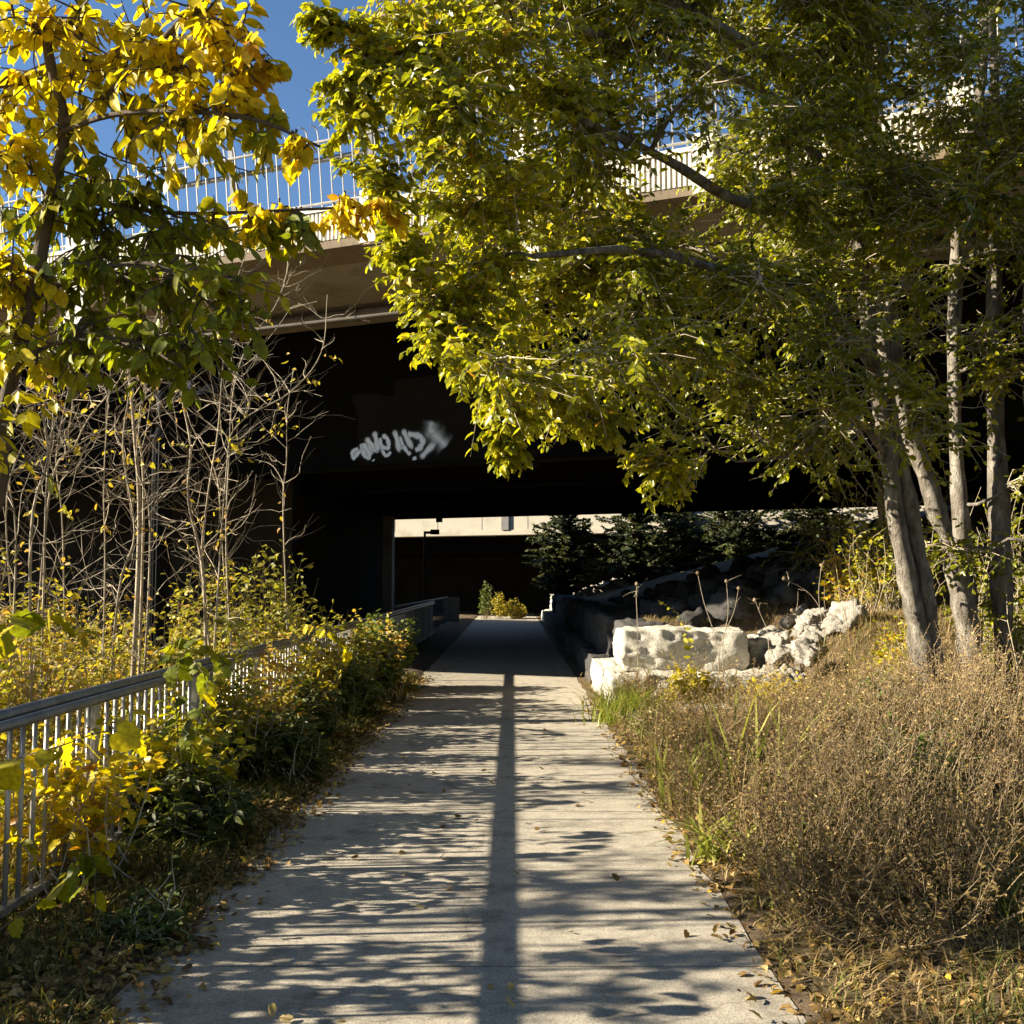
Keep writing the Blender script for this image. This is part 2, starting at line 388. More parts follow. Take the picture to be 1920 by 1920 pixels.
# service pipe below the overhang with hanging clamps
pipe_y = PG-.30; pz = zt-.13
pipe = MB().tube([(X0+1, pipe_y, pz), (X1-1, pipe_y, pz)], .085, 14).build('pipe', M_pipe, bridge, smooth=True)
MB().box((X0+.5, PG-.19, zt-.20), (X1-.5, PG-.002, zt-.04)).build('haunch', M_conc, bridge)
for i in range(-14, 18):
    x = i*.92+.2; mb = MB()
    mb.tube([(x, pipe_y+.10*cos(t), pz+.10*sin(t)) for t in np.linspace(-.2, 2*pi-.25, 14)], .008, 5)
    mb.box((x-.014, pipe_y-.1, pz), (x+.014, pipe_y-.088, zt+.01))
    mb.build('pipe_clamp', M_galvrail, pipe)
# pilasters on the face (sunlit white)
for px_, z0, z1 in ((147, 4.85, 6.75), (692, 5.57, 6.2), (985, 4.7, 6.7), (1320, 5.57, 6.2), (1807, 5.57, 6.3)):
    q = px2local(px_, 400, -.1)
    wd = .17 if z0 < 5 else .11
    MB().box((q.x-wd, -.14, z0), (q.x+wd, -.034, z1)).build('pilaster', M_white, bridge)
MB().tube([(px2local(157, 600, .1).x+.1, 1.9, zt), (px2local(157, 600, .1).x+.1, 1.9, 3.9), (px2local(157, 600, .1).x+.1, PG-.2, 3.6)], .09, 10).build('downpipe', M_girder, bridge)
# abutment on the left (under the span) and far right
def wl(x, y): q = BI @ Vector((x, y, 0)); return (q.x, q.y)
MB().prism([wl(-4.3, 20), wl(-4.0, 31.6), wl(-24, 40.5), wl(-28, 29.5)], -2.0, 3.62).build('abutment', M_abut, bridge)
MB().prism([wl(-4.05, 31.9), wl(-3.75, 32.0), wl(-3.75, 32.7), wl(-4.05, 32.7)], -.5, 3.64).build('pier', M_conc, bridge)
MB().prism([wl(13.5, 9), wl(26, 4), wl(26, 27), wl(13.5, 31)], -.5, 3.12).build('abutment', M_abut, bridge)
# small things hanging from the girders
q = px2local(825, 967, PG+17.4); MB().box((q.x-.10, PG+17.3, q.z-.22), (q.x+.10, PG+17.39, q.z+.14)).build('bracket', M_girder, bridge)
q = px2local(1239, 955, PG+17.4); MB().box((q.x-.07, PG+17.3, q.z-.20), (q.x+.07, PG+17.39, q.z+.14)).build('bracket', M_girder, bridge)

# railing on the bridge, leaning outwards, curved picket tips
rail = empty('bridge_railing', (0, YF, zt+.48), -PHI, 'galvanised picket railing with curled tips along the top of the road bridge', 'railing')
LEAN = -.13
def rp(x, z, off=0): return (x, .17+LEAN*z+off, z)
x0 = px2local(436, 300, .1).x; sp = px2local(695, 300, .1).x - x0
zr0, zr1, ztip = .13, .87, 1.06
posts = [x0+sp*i for i in range(-4, 7)]
for x in posts:
    mb = MB(); v0 = [rp(x-.035, -.02, 0), rp(x+.035, -.02, 0), rp(x+.035, -.02, .07), rp(x-.035, -.02, .07), rp(x-.035, 1.0, 0), rp(x+.035, 1.0, 0), rp(x+.035, 1.0, .07), rp(x-.035, 1.0, .07)]
    mb.v = v0; mb.f = [(0, 3, 2, 1), (4, 5, 6, 7), (0, 1, 5, 4), (1, 2, 6, 5), (2, 3, 7, 6), (3, 0, 4, 7)]
    po = mb.build('post', M_post, rail)
    MB().tube([rp(x+.05, .0, .08), rp(x+.06, .25, .09), rp(x+.14, .55, .12), rp(x+.16, .66, .13)], .014, 6).build('brace', M_galv, po)
ends = (posts[0], posts[-1])
MB().tube([rp(ends[0], zr1), rp(ends[1], zr1)], .017, 8).build('top_rail', M_galv, rail)
MB().tube([rp(ends[0], zr0), rp(ends[1], zr0)], .017, 8).build('bottom_rail', M_galv, rail)
MB().tube([rp(ends[0], .72, .15), rp(ends[1], .72, .15)], .034, 10).build('handrail', M_galvrail, rail)
pm = MB().tube([rp(0, .06), rp(0, .4), rp(0, .94), (-.01, .17+LEAN*1.0-.005, 1.01), (-.035, .17+LEAN*1.05-.022, 1.055), (-.068, .17+LEAN*1.07-.05, 1.06)], .0105, 6).mesh('picket')
pm.materials.append(M_galv)
ks = np.arange(ends[0]+.07, ends[1], sp/13)
ks = sorted(ks, key=lambda k: abs(k-px2local(560, 300, .1).x))
for k in ks[:98]:
    o = bpy.data.objects.new('picket', pm); col.objects.link(o); o.parent = rail; o.location = (k, 0, 0)
mb = MB()
for k in ks[98:]:
    mb.tube([rp(k, .06), rp(k, .9)], .0105, 5)
o = mb.build('distant_picket', M_galv, rail); tag(o, kind='stuff')

# ------------------------------------------------------------ second overpass beyond
B2 = Matrix.Translation((0, 42, 0))
ov = empty('concrete_overpass', (0, 43.2, 0), -math.atan(.40), 'pale sunlit concrete overpass seen through the dark underpass', 'bridge')
zb, ztp = 3.56, 4.62
MB().box((-40, .0, zb+.20), (60, .25, ztp)).build('parapet', M_beige, ov)
MB().box((-40, -.05, zb), (60, 8.0, zb+.197)).build('deck', M_beige, ov)
MB().box((-40, -.06, ztp+.003), (60, .31, ztp+.07)).build('coping', M_beige, ov)
for x in np.arange(-14, 30, 2.1): MB().box((x, -.006, zb+.22), (x+.03, .002, ztp-.02)).build('joint', M_pipe, ov)
MB().box((-.45, -.10, zb+.2), (-.12, -.003, ztp-.02)).build('pilaster', M_pipe, ov)
for yy in (.8, 3.6, 6.4): MB().box((-40, yy, zb-.75), (60, yy+.3, zb-.003)).build('girder', M_girder, ov)
MB().box((-40, 8.3, -1), (60, 9.5, zb+.4)).build('back_wall', M_abut, ov)  # closes the view in the same shade-darkened concrete
tp = empty('camera_post', at(796, 1100, 39), 0, 'small black post with a boxy fixture on a bent arm beyond the underpass', 'post')
zz = at(796, 996, 39).z-at(796, 1100, 39).z
MB().tube([(0, 0, -1.4), (0, 0, zz)], .045, 8).build('pole', M_black, tp)
MB().box((.03, -.05, zz-.1), (.5, .05, zz+.0)).build('arm', M_black, tp)
MB().box((.22, -.12, zz-.13), (.56, -.052, zz+.06)).build('fixture', M_black, tp)

# ------------------------------------------------------------ path railing (left)
FX = -2.3; FZ = 1.0
fence = empty('path_railing', (FX, 0, 0), 0, 'galvanised picket railing with round handrail along the left of the path', 'railing')
MB().tube([(.0, 2.0, FZ-.005), (.0, 30, FZ-.005)], .029, 14).build('handrail', M_galvrail, fence, smooth=True)
MB().tube([(.045, 2.0, FZ-.042), (.045, 30, FZ-.042)], .026, 14).build('lower_rail', M_galvrail, fence, smooth=True)
MB().box((-.02, 2.0, .10), (.02, 30, .135)).build('bottom_rail', M_galv, fence)
y = 3.88
while y < 30:
    MB().box((-.032, y-.032, -.25), (.028, y+.032, FZ-.07)).build('post', M_galv, fence); y += 1.8
pk = MB().tube([(0, 0, .12), (0, 0, FZ-.06)], .0125, 8).mesh('picket'); pk.materials.append(M_galv)
pk.polygons.foreach_set('use_smooth', [True]*len(pk.polygons))
y = 3.0; cnt = 0; mb = MB()
while y < 30:
    if abs((y-3.88+.9) % 1.8-.9) > .05:
        if 4.2 < y and cnt < 98:
            o = bpy.data.objects.new('picket', pk); col.objects.link(o); o.parent = fence; o.location = (0, y, 0); cnt += 1
        else: mb.tube([(0, y, .12), (0, y, FZ-.06)], .0125, 5)
    y += .125
o = mb.build('distant_picket', M_galv, fence); tag(o, kind='stuff')
# railing further on, under the bridge
f2 = empty('inner_railing', (0, 0, 0), 0, 'dim picket railing with a pale end panel deep inside the underpass', 'railing')
pa, pb = Vector((-2.75, 24, 0)), Vector((-2.45, 39, 0))
MB().tube([(pa.x, pa.y, 1.0), (pb.x, pb.y, 1.0)], .03, 8).build('handrail', M_post, f2)
mb = MB()
for t in np.linspace(0, 1, 70): q = pa.lerp(pb, t); mb.tube([(q.x, q.y, 0), (q.x, q.y, 1.0)], .010, 5)
o = mb.build('picket', M_post, f2); tag(o, kind='stuff')
MB().box((-2.5, 39.02, 0), (-2.0, 39.06, 1.0)).build('end_panel', M_galvrail, f2)

# ------------------------------------------------------------ lamp post
LP = (-3.95, 11.5); gz0 = Hs(*LP)
lamp = empty('lamp_post', (LP[0], LP[1], gz0), 0, 'black fluted lamp post with a short side arm standing among bare saplings', 'street lamp')
T = 3.72-gz0
mb = MB(); C_ = 3.18-gz0; n = 36; prof = [(.16, 0), (.16, .12), (.125, .2), (.125, .5), (.108, .6), (.105, C_)]
b = 0
for r, z in prof:
    for k in range(n):
        th = 2*pi*k/n; rr = r*(1+(.06 if k % 2 else -.03)); mb.v.append((rr*cos(th), rr*sin(th), z))
for i in range(len(prof)-1):
    for k in range(n): mb.f.append((i*n+k, i*n+(k+1) % n, (i+1)*n+(k+1) % n, (i+1)*n+k))
mb.build('post', M_black, lamp)
MB().lathe([(.105, C_), (.145, C_+.02), (.15, C_+.05), (.09, C_+.08), (.07, C_+.16), (.06, C_+.17)], 24).build('collar', M_black, lamp, smooth=True)
MB().tube([(0, 0, C_+.15), (0, 0, T)], .078, 16).build('upper_post', M_black, lamp, smooth=True)
MB().tube([(0, 0, T-.03), (.0, 0, T+.03)], .075, 16).build('cap', M_black, lamp)
MB().tube([(0, 0, T-.02), (.25, -.02, T+.02), (.55, -.03, T+.0)], .035, 10).build('arm', M_black, lamp, smooth=True)
hd = MB().lathe([(.0, .10), (.07, .09), (.12, .04), (.24, -.03), (.26, -.07), (.22, -.07), (.0, -.07)], 24, (.55, -.03, T)).build('lamp_head', M_black, lamp, smooth=True)
MB().lathe([(.0, .125), (.055, .12), (.06, .08), (.06, .03)], 16, (.25, -.02, T+.02)).build('photocell', M_blue, lamp, smooth=True)

# ------------------------------------------------------------ stone blocks and rubble
def rock_mesh(name, dims, seed, mat, cuts=4, amp=.16, boxy=.75):
    import bmesh
    bm = bmesh.new(); bmesh.ops.create_cube(bm, size=1.0)
    bmesh.ops.subdivide_edges(bm, edges=bm.edges[:], cuts=cuts, use_grid_fill=True)
    off = Vector((seed*3.1, seed*1.7, seed*.9))
    for v in bm.verts:
        p = v.co.copy(); s = p.normalized()*.62
        q = p*boxy + s*(1-boxy)
        q = Vector((q.x*dims[0], q.y*dims[1], q.z*dims[2]))
        d = noise.fractal(q*2.2/max(.25, min(dims))*.5+off, 1.0, 2.0, 3, noise_basis='PERLIN_NEW')
        q += v.co.normalized()*d*amp*min(dims)
        d2 = noise.fractal(q*6+off*2, .9, 2.1, 4, noise_basis='PERLIN_NEW')
        q += v.co.normalized()*d2*(.07 if mat is M_stone else amp*.8)*min(dims)
        v.co = q
    me = bpy.data.meshes.new(name); bm.to_mesh(me); bm.free(); me.materials.append(mat); me.polygons.foreach_set('use_smooth', [True]*len(me.polygons))
    return me
wall = empty('stone_wall', (1.9, 13.6, 0), 0, 'rough pale limestone block wall retaining the bank right of the path', 'wall')
def block(lo, hi, seed, mat=M_stone, boxy=.88, amp=.085):
    d = [h-l for l, h in zip(lo, hi)]; c = Vector([(h+l)/2 for l, h in zip(lo, hi)]) - Vector((1.9, 13.6, 0))
    o = bpy.data.objects.new('stone_block', rock_mesh('stone_block', d, seed, mat, 30 if mat is M_stone else 12, amp, boxy)); col.objects.link(o); o.parent = wall; o.location = c
block((1.42, 13.45, .40), (3.10, 14.30, .96), 1, boxy=.84, amp=.085)                 # big sunlit block
block((3.12, 13.95, .35), (3.65, 14.6, .80), 2, boxy=.6, amp=.2)
block((1.24, 13.0, -.05), (2.35, 13.9, .42), 3); block((2.40, 12.8, -.05), (3.6, 13.8, .43), 4)
block((1.9, 11.4, -.08), (3.0, 12.2, .20), 6); block((3.1, 11.6, -.05), (4.0, 12.5, .30), 7); block((3.5, 9.4, 0.0), (4.3, 10.0, .42), 8)
yy = 14.2; k = 10
while yy < 42:
    ln = 1.3+1.0*random.random(); jx = .10*random.random()
    block((1.20+jx, yy, -.08), (1.95, yy+ln-.05, .42), k, M_stone if yy < 15 or yy > 40 else M_shaderock, .86, .13)  # blocks under the bridge get the darkened shade copy, sunlit ends plain limestone
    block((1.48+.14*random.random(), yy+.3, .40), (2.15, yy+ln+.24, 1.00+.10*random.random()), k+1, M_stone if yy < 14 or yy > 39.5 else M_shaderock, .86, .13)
    yy += ln; k += 2

lit_rocks = [rock_mesh('rubble_rock', (1, .8, .7), 50+i, M_rock, 8, .3, .55) for i in range(5)]
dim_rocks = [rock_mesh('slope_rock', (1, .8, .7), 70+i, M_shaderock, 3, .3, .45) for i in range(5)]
def put_rock(me, name, x, y, s, label, group, dz=0):
    o = bpy.data.objects.new(name, me); col.objects.link(o)
    o.location = (x, y, Hs(x, y)+s*.2+dz); o.scale = (s, s*(.8+.4*random.random()), s*(.7+.5*random.random()))
    o.rotation_euler = (random.uniform(-.5, .5), random.uniform(-.5, .5), random.uniform(0, 6.3)); tag(o, label, 'rock', group)
for i in range(85):
    t = random.random(); x = 3.1+1.15*random.random()**1.1; y = 12.4+2.3*random.random()
    if x < 3.9 and y > 13.4: y -= .2
    s = random.choice((.12, .16, .2, .28, .36)); put_rock(lit_rocks[i % 5], 'rubble_rock', x, y, s, 'pale broken rock in the sunlit heap just right of the big limestone block', 'rubble heap beside the stone block', .12*random.random()*(1 if x < 4 else 0))
for i in range(5):
    put_rock(lit_rocks[i % 5], 'rubble_rock', 3.6+1.3*random.random(), 10.2+1.6*random.random(), random.choice((.2, .3, .38)), 'pale rock half hidden in the brown weeds right of the path', 'rocks in the weeds')
for i in range(210):
    y = 14.8+14*random.random()**1.5; x = 2.4+ (4.2+y*.12)*random.random()
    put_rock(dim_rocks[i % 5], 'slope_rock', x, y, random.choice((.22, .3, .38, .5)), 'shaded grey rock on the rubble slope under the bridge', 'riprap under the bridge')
for i in range(45):
    x = 2.5+3.8*i/45+.1*random.random(); put_rock(lit_rocks[i % 5], 'far_rock', x, 39.9+1.6*random.random(), random.choice((.3, .4)), 'sunlit rock on the far crest of the rubble slope past the bridge', 'far crest rocks', .05)

# ------------------------------------------------------------ foliage engine
# 8-vertex leaf: base, left/right at .3, left/right at .7, tip, midrib at .3 and .7
LT = {'oval': np.array([(0, 0, 0), (.28, .29, .05), (.28, -.29, .05), (.68, .23, .03), (.68, -.23, .03), (1, 0, -.14), (.28, 0, -.03), (.68, 0, -.06)]),
      'narrow': np.array([(0, 0, 0), (.3, .22, .04), (.3, -.22, .04), (.68, .17, .02), (.68, -.17, .02), (1, 0, -.12), (.28, 0, -.02), (.68, 0, -.05)])}
LF3 = np.array([(0, 6, 1), (0, 2, 6), (7, 5, 3), (7, 4, 5)]); LF4 = np.array([(6, 7, 3, 1), (6, 2, 4, 7)])
_w = ((.10, .15), (.25, .26), (.42, .31), (.60, .28), (.77, .19), (.90, .08))
_v = [(0, 0, 0)]
for _i, (_t, _h) in enumerate(_w):
    _v += [(_t, 0, -.02-.13*_t*_t), (_t+.02, _h, .05-.16*_t*_t), (_t+.02, -_h, .05-.16*_t*_t)]
_v.append((1.04, 0, -.19)); LT['elm'] = np.array(_v)
_f3 = [(0, 1, 2), (0, 3, 1), (16, 19, 17), (16, 18, 19)]; _f4 = []
for _i in range(5):
    a_ = 1+3*_i; _f4 += [(a_, a_+3, a_+4, a_+1), (a_, a_+2, a_+5, a_+3)]
ELF3 = np.array(_f3); ELF4 = np.array(_f4)
# lobed leaf as a fan round its centre
_lob = [(0, 0), (-.10, .18), (-.02, .36), (.16, .46), (.30, .52), (.42, .44), (.56, .44), (.70, .34), (.80, .20), (.92, .10), (1.0, 0)]
_ll = _lob + [(x, -y) for x, y in _lob[-2:0:-1]]
LOBE = np.array([(.38, 0, .0)] + [(x, y, -.10*abs(y)-.08*x*x+.05*(i % 2)) for i, (x, y) in enumerate(_ll)])
LOBF = np.array([(0, 1+(i), 1+(i+1) % len(_ll)) for i in range(len(_ll))])

class Foliage:
    def __init__(s): s.P = []; s.D = []; s.U = []; s.S = []; s.R = []
    def add(s, P, D, U, S, R):
        s.P.append(P); s.D.append(D); s.U.append(U); s.S.append(S); s.R.append(R)
    def build(s, name, mat, parent=None, shape='oval', kind=None, loc=None):
        P = np.concatenate(s.P); D = np.concatenate(s.D); U = np.concatenate(s.U); S = np.concatenate(s.S); R = np.concatenate(s.R)
        D = D/np.maximum(1e-6, np.linalg.norm(D, axis=1, keepdims=True))
        W = np.cross(U, D); W /= np.maximum(1e-6, np.linalg.norm(W, axis=1, keepdims=True)); Nn = np.cross(D, W)
        if shape == 'lobed': T, F3, F4 = LOBE, LOBF, None
        elif shape == 'elm': T, F3, F4 = LT['elm'], ELF3, ELF4
        else: T, F3, F4 = LT[shape], LF3, LF4
        curl = rs.uniform(.3, 2.2, len(P))[:, None, None]; wid = rs.uniform(.8, 1.15, len(P))[:, None, None]
        n = len(P); V = (P[:, None, :] + S[:, None, None]*(T[None, :, 0, None]*D[:, None, :] + wid*T[None, :, 1, None]*W[:, None, :] + curl*T[None, :, 2, None]*Nn[:, None, :]))
        base = (np.arange(n)*len(T))[:, None, None]
        fs = [(F3[None]+base).reshape(-1, 3)]
        if F4 is not None: fs.append((F4[None]+base).reshape(-1, 4))
        me = np_mesh(name, V.reshape(-1, 3), fs, {'rnd': np.repeat(np.clip(R, 0, 1), len(T))})
        o = link_mesh(name, me, mat, parent, loc, smooth=(shape in ('lobed', 'elm')))
        if kind: tag(o, kind=kind)
        return o

def leaves_on(fol, pts, n, size, rnd, droop=.5, spread=1.0, t0=.1, rsd=.16):
    """alternate leaves along a polyline"""
    pts = np.array([tuple(p) for p in pts]); m = len(pts)
    t = t0+(1-t0)*(np.arange(n)+rs.rand(n)*.6)/n; t = np.clip(t, 0, 1); f = t*(m-1); i = np.minimum(f.astype(int), m-2); fr = (f-i)[:, None]
    P = pts[i]*(1-fr)+pts[i+1]*fr; T = pts[i+1]-pts[i]; T /= np.maximum(1e-6, np.linalg.norm(T, axis=1, keepdims=True))
    side = np.cross(T, np.array([0, 0, 1.0])); side /= np.maximum(1e-3, np.linalg.norm(side, axis=1, keepdims=True))
    sg = np.where(np.arange(n) % 2 == 0, 1, -1)[:, None]
    D = T*.7 + side*sg*spread + rs.normal(0, .28, (n, 3)); D[:, 2] -= droop*rs.uniform(.3, 1.5, n)
    U = np.array([-.55, -.35, .75]) + rs.normal(0, .5, (n, 3))
    S = size*rs.uniform(.62, 1.15, n)
    fol.add(P, D, U, S, rnd+rs.normal(0, rsd, n))

def wander(a, b, n=6, amp=.08, sag=0.0, bow=0.0):
    a = np.array(a); b = np.array(b); L = np.linalg.norm(b-a); out = []
    o1 = rs.normal(0, 1, 3)*amp*L; o2 = rs.normal(0, 1, 3)*amp*L*.5
    for i in range(n):
        t = i/(n-1); p = a*(1-t)+b*t + o1*sin(pi*t) + o2*sin(2*pi*t)
        p[2] += bow*L*sin(pi*t) - sag*L*t*t; out.append(p)
    return out

def limb(pts, r0, r1, n=None):
    """smooth a handmade polyline (list of Vectors)"""
    P = [np.array(p) for p in pts]; out = []
    Q = [2*P[0]-P[1]]+P+[2*P[-1]-P[-2]]
    for i in range(1, len(Q)-2):
        for k in range(5):
            t = k/5; out.append(.5*((2*Q[i])+(-Q[i-1]+Q[i+1])*t+(2*Q[i-1]-5*Q[i]+4*Q[i+1]-Q[i+2])*t*t+(-Q[i-1]+3*Q[i]-3*Q[i+1]+Q[i+2])*t**3))
    out.append(P[-1]); m = len(out); r = [r0+(r1-r0)*(i/(m-1))**.9 for i in range(m)]
    return out, r

def tree(name, label, cat, base, limbs, clumps, barkm, leafm, size, twigm=None, ntw=28, nlf=12, rnd=.45, twl=.5, shape='oval', droop=.5, sag=.12, group=None, bare=0, sides=12, br_r=.022, rsd=.16, tsag=.25, loose=False):
    """limbs: (pts,r0,r1); clumps: (centre, radius, rnd or None, density)"""
    root = empty(name, tuple(base), 0, label, cat, group); B = Vector(base)
    nodes = []; mb = MB()
    for pts, r0, r1 in limbs:
        P, R = limb(pts, r0, r1); mb.tube([Vector(p)-B for p in P], [r_*(1+.10*rs.normal()) for r_ in R], sides, rough=.35)
        nodes += [(p, r) for p, r in zip(P, R)]
    mb.build('trunk', barkm, root, smooth=True)
    NP = np.array([n_[0] for n_ in nodes]); NR = np.array([n_[1] for n_ in nodes])
    bb = MB(); tw = MB(); fol = Foliage()
    cl = sorted(clumps, key=lambda c: np.min(np.linalg.norm(NP-np.array(c[0]), axis=1)))
    for c in cl:
        C = np.array(c[0]); rad = c[1]; rv = c[2] if len(c) > 2 and c[2] is not None else rnd+rs.normal(0, .06); den = c[3] if len(c) > 3 else 1
        d = np.linalg.norm(NP-C, axis=1) + .8*np.clip(NP[:, 2]-C[2]-.1, 0, None) - .4*NR; j = int(np.argmin(d))
        r0 = min(NR[j]*.7, br_r); P = wander(NP[j], C, 7, .07, 0, .06)
        RR = [r0+( .006-r0)*k/6 for k in range(7)]; bb.tube([Vector(p)-B for p in P], RR, 6)
        NP = np.vstack([NP, P]); NR = np.concatenate([NR, RR])
        n = max(3, int(ntw*den))
        for k in range(n):
            s0 = P[(1 if loose else 3)+int(rs.randint(6 if loose else 4))] + rs.normal(0, .02, 3)
            v = rs.normal(0, 1, 3); v /= np.linalg.norm(v); e = (C + v*rad*rs.uniform(.35, 1.1)*np.array([1, 1, .8])) if not loose else s0+(C-s0)*rs.uniform(.3, 1)+v*rad*rs.uniform(.7, 1.3 if barkm is not M_barkd else 2.1)*np.array([1, 1, .7])+np.array([0, 0, -.02])
            if np.linalg.norm(e-s0) > twl*2.2: e = s0+(e-s0)*twl*2.2/np.linalg.norm(e-s0)
            Q = wander(s0, e, 5, .07, tsag*rs.rand(), 0)
            tw.tube([Vector(p)-B for p in Q], [.0045, .0038, .003, .0024, .0015], 3, cap=False)
            if rs.rand() >= bare: leaves_on(fol, [q-np.array(base) for q in Q], int(nlf*rs.uniform(.6, 1.3)), size, rv, droop, rsd=rsd)
    bb.build('branches', barkm, root, smooth=True)
    tw.build('twigs', twigm or barkm, root)
    if fol.P: fol.build('crown', leafm, root, shape)
    return root

def inpoly(x, y, poly):
    c = False; n = len(poly)
    for i in range(n):
        x1, y1 = poly[i]; x2, y2 = poly[(i+1) % n]
        if (y1 > y) != (y2 > y) and x < (x2-x1)*(y-y1)/(y2-y1)+x1: c = not c
    return c

# ---- right hand trees
def PL(*a): return [at(*q) for q in a]
def root_at(px, py, Y):
    p = at(px, py, Y); p.z = Hs(p.x, p.y)-.05; return p
bA = root_at(1755, 1345, 8.65)
TK = .84
def PR(*a): return [at(q[0], q[1], q[2]*TK) for q in a]
def rt(px, py, Y, *rest): 
    L_ = [root_at(px, py, Y*TK)] + [at(q[0], q[1], q[2]*TK) for q in rest]; return L_
limbsA = [
 (rt(1738, 1340, 10.25, (1725, 1200, 10.25), (1695, 1060, 10.2), (1672, 900, 10.15), (1645, 740, 10.1), (1625, 600, 10.0), (1608, 450, 10.0), (1575, 300, 9.9), (1548, 150, 9.8), (1560, -60, 9.8), (1590, -300, 9.8)), .092, .026),
 (rt(1768, 1345, 10.35, (1748, 1200, 10.3), (1725, 1050, 10.25), (1695, 900, 10.2), (1668, 760, 10.2), (1652, 620, 10.3), (1625, 480, 10.4), (1600, 300, 10.5), (1600, 120, 10.5), (1640, -120, 10.5)), .088, .022),
 (PR((1610, 440, 10), (1520, 400, 9.3), (1400, 385, 8.6), (1250, 300, 7.8), (1090, 225, 7.0)), .06, .02),
 (PR((1640, 690, 10), (1540, 560, 9.4), (1400, 520, 8.6), (1200, 470, 7.4), (1000, 480, 6.6)), .05, .016),
 (PR((1565, 260, 9.9), (1480, 150, 9.2), (1330, 40, 8.2), (1100, -60, 7.0), (900, -120, 6.2)), .055, .02),
 (PR((1560, 210, 9.9), (1530, 60, 9.6), (1560, -60, 9.4)), .04, .02),
 (PR((1665, 860, 10.15), (1600, 790, 9.7), (1500, 850, 9.2), (1380, 865, 8.6)), .03, .010),
 (PR((1600, 400, 10), (1440, 180, 9.2), (1240, 100, 8.2), (1010, 30, 7.2), (930, -30, 6.8)), .05, .018),
]
bB = root_at(1825, 1335, 9.05)
limbsB = [
 (rt(1830, 1335, 10.8, (1818, 1200, 10.8), (1802, 1110, 10.75), (1765, 980, 10.7), (1728, 870, 10.65), (1690, 770, 10.6), (1660, 640, 10.6), (1640, 480, 10.6)), .118, .042),
 (PR((1815, 1180, 10.9), (1805, 1040, 10.95), (1795, 880, 11), (1790, 700, 11), (1792, 500, 11), (1800, 350, 11), (1840, 150, 11), (1850, -60, 11), (1870, -300, 11)), .078, .036),
 (PR((1795, 380, 11), (1850, 300, 10.6), (1960, 200, 10.2)), .05, .02),
 (PR((1700, 770, 10.6), (1640, 350, 10.8), (1645, 100, 10.8), (1650, -200, 10.8)), .05, .03),
]
poly = [(640, -420), (640, 60), (610, 150), (610, 190), (640, 260), (690, 330), (705, 430), (745, 480), (790, 560), (790, 680), (850, 740), (900, 800), (950, 850), (1010, 780), (1080, 770), (1150, 810), (1250, 870), (1330, 800), (1500, 860), (1640, 880), (1640, -420)]
cA = []
tries = 0
while len(cA) < 190 and tries < 9000:
    tries += 1
    px = rs.uniform(560, 1640); py = rs.uniform(-420, 890)
    if not inpoly(px, py, poly): continue
    t = (px-560)/1080
    Yc = min(8.8, 5.4+2.9*t+rs.normal(0, .45+.4*t))
    rad = rs.uniform(.32, .55)*(.75+.5*t)
    # keep inside the outline
    rpx = rad*1920/Yc
    if px > 650 and not inpoly(px-rpx*.7, py+rpx*.1, poly) or not inpoly(px, min(py+rpx*.75, 860), poly): 
        if rs.rand() < .85: continue
    rn = .5 if px < 1250 else .40
    if py < 120 and px < 800: rn = .62
    cA.append((at(px, py, Yc), rad, rn+rs.normal(0, .07), .68 if px < 1250 else .56))
# edge sprays that give the outline its shape
for px, py, Y, r_ in ((590, 30, 5.2, .13), (640, 150, 5.2, .12), (660, 70, 5.3, .2), (660, 215, 5.3, .22), (700, 300, 5.4, .22), (720, 400, 5.5, .22), (760, 470, 5.5, .2), (800, 560, 5.6, .22), (815, 640, 5.7, .22), (885, 690, 5.8, .18), (930, 760, 5.9, .16), (940, 810, 5.9, .12), (955, 850, 6.0, .1), (960, 780, 6.1, .2), (1060, 760, 6.3, .24), (1150, 800, 6.5, .2), (1230, 850, 6.8, .22), (1240, 920, 6.9, .14), (870, 620, 5.7, .28), (900, 500, 5.7, .3), (850, 380, 5.6, .32), (820, 250, 5.6, .3), (780, 120, 5.5, .32), (720, 20, 5.4, .34), (1000, 700, 6.1, .28)):
    cA.append((at(px, py, Y), r_, .56, .8))
for k in range(26): cA.append((at(rs.uniform(1330, 1640), rs.uniform(-60, 520), rs.uniform(7.2, 8.6)), rs.uniform(.35, .5), .45, .6))
tree('multi_stem_tree', 'large leafy tree whose pale leaning twin stems rise right of the path, canopy overhanging it', 'tree', bA, limbsA, cA, M_bark, M_leafR, .064, M_twigd, ntw=46, nlf=16, twl=.5, br_r=.02, bare=.10, loose=True)
cB = []
for k in range(24): cB.append((at(rs.uniform(1560, 1990), rs.uniform(-80, 540), rs.uniform(7.3, 8.8)), rs.uniform(.4, .6), .45+rs.normal(0, .08), .55))
while len(cB) < 110:
    px = rs.uniform(1480, 2250); py = rs.uniform(-420, 930)
    Yc = rs.uniform(7.6, 9.0); cB.append((at(px, py, Yc), rs.uniform(.4, .65), .40+rs.normal(0, .08), .7))
tree('forked_tree', 'pale barked tree forking low into a leaning and an upright stem at the right edge', 'tree', bB, limbsB, cB, M_bark, M_leafR, .068, M_twigd, ntw=40, nlf=14, twl=.45, br_r=.02, bare=.2)
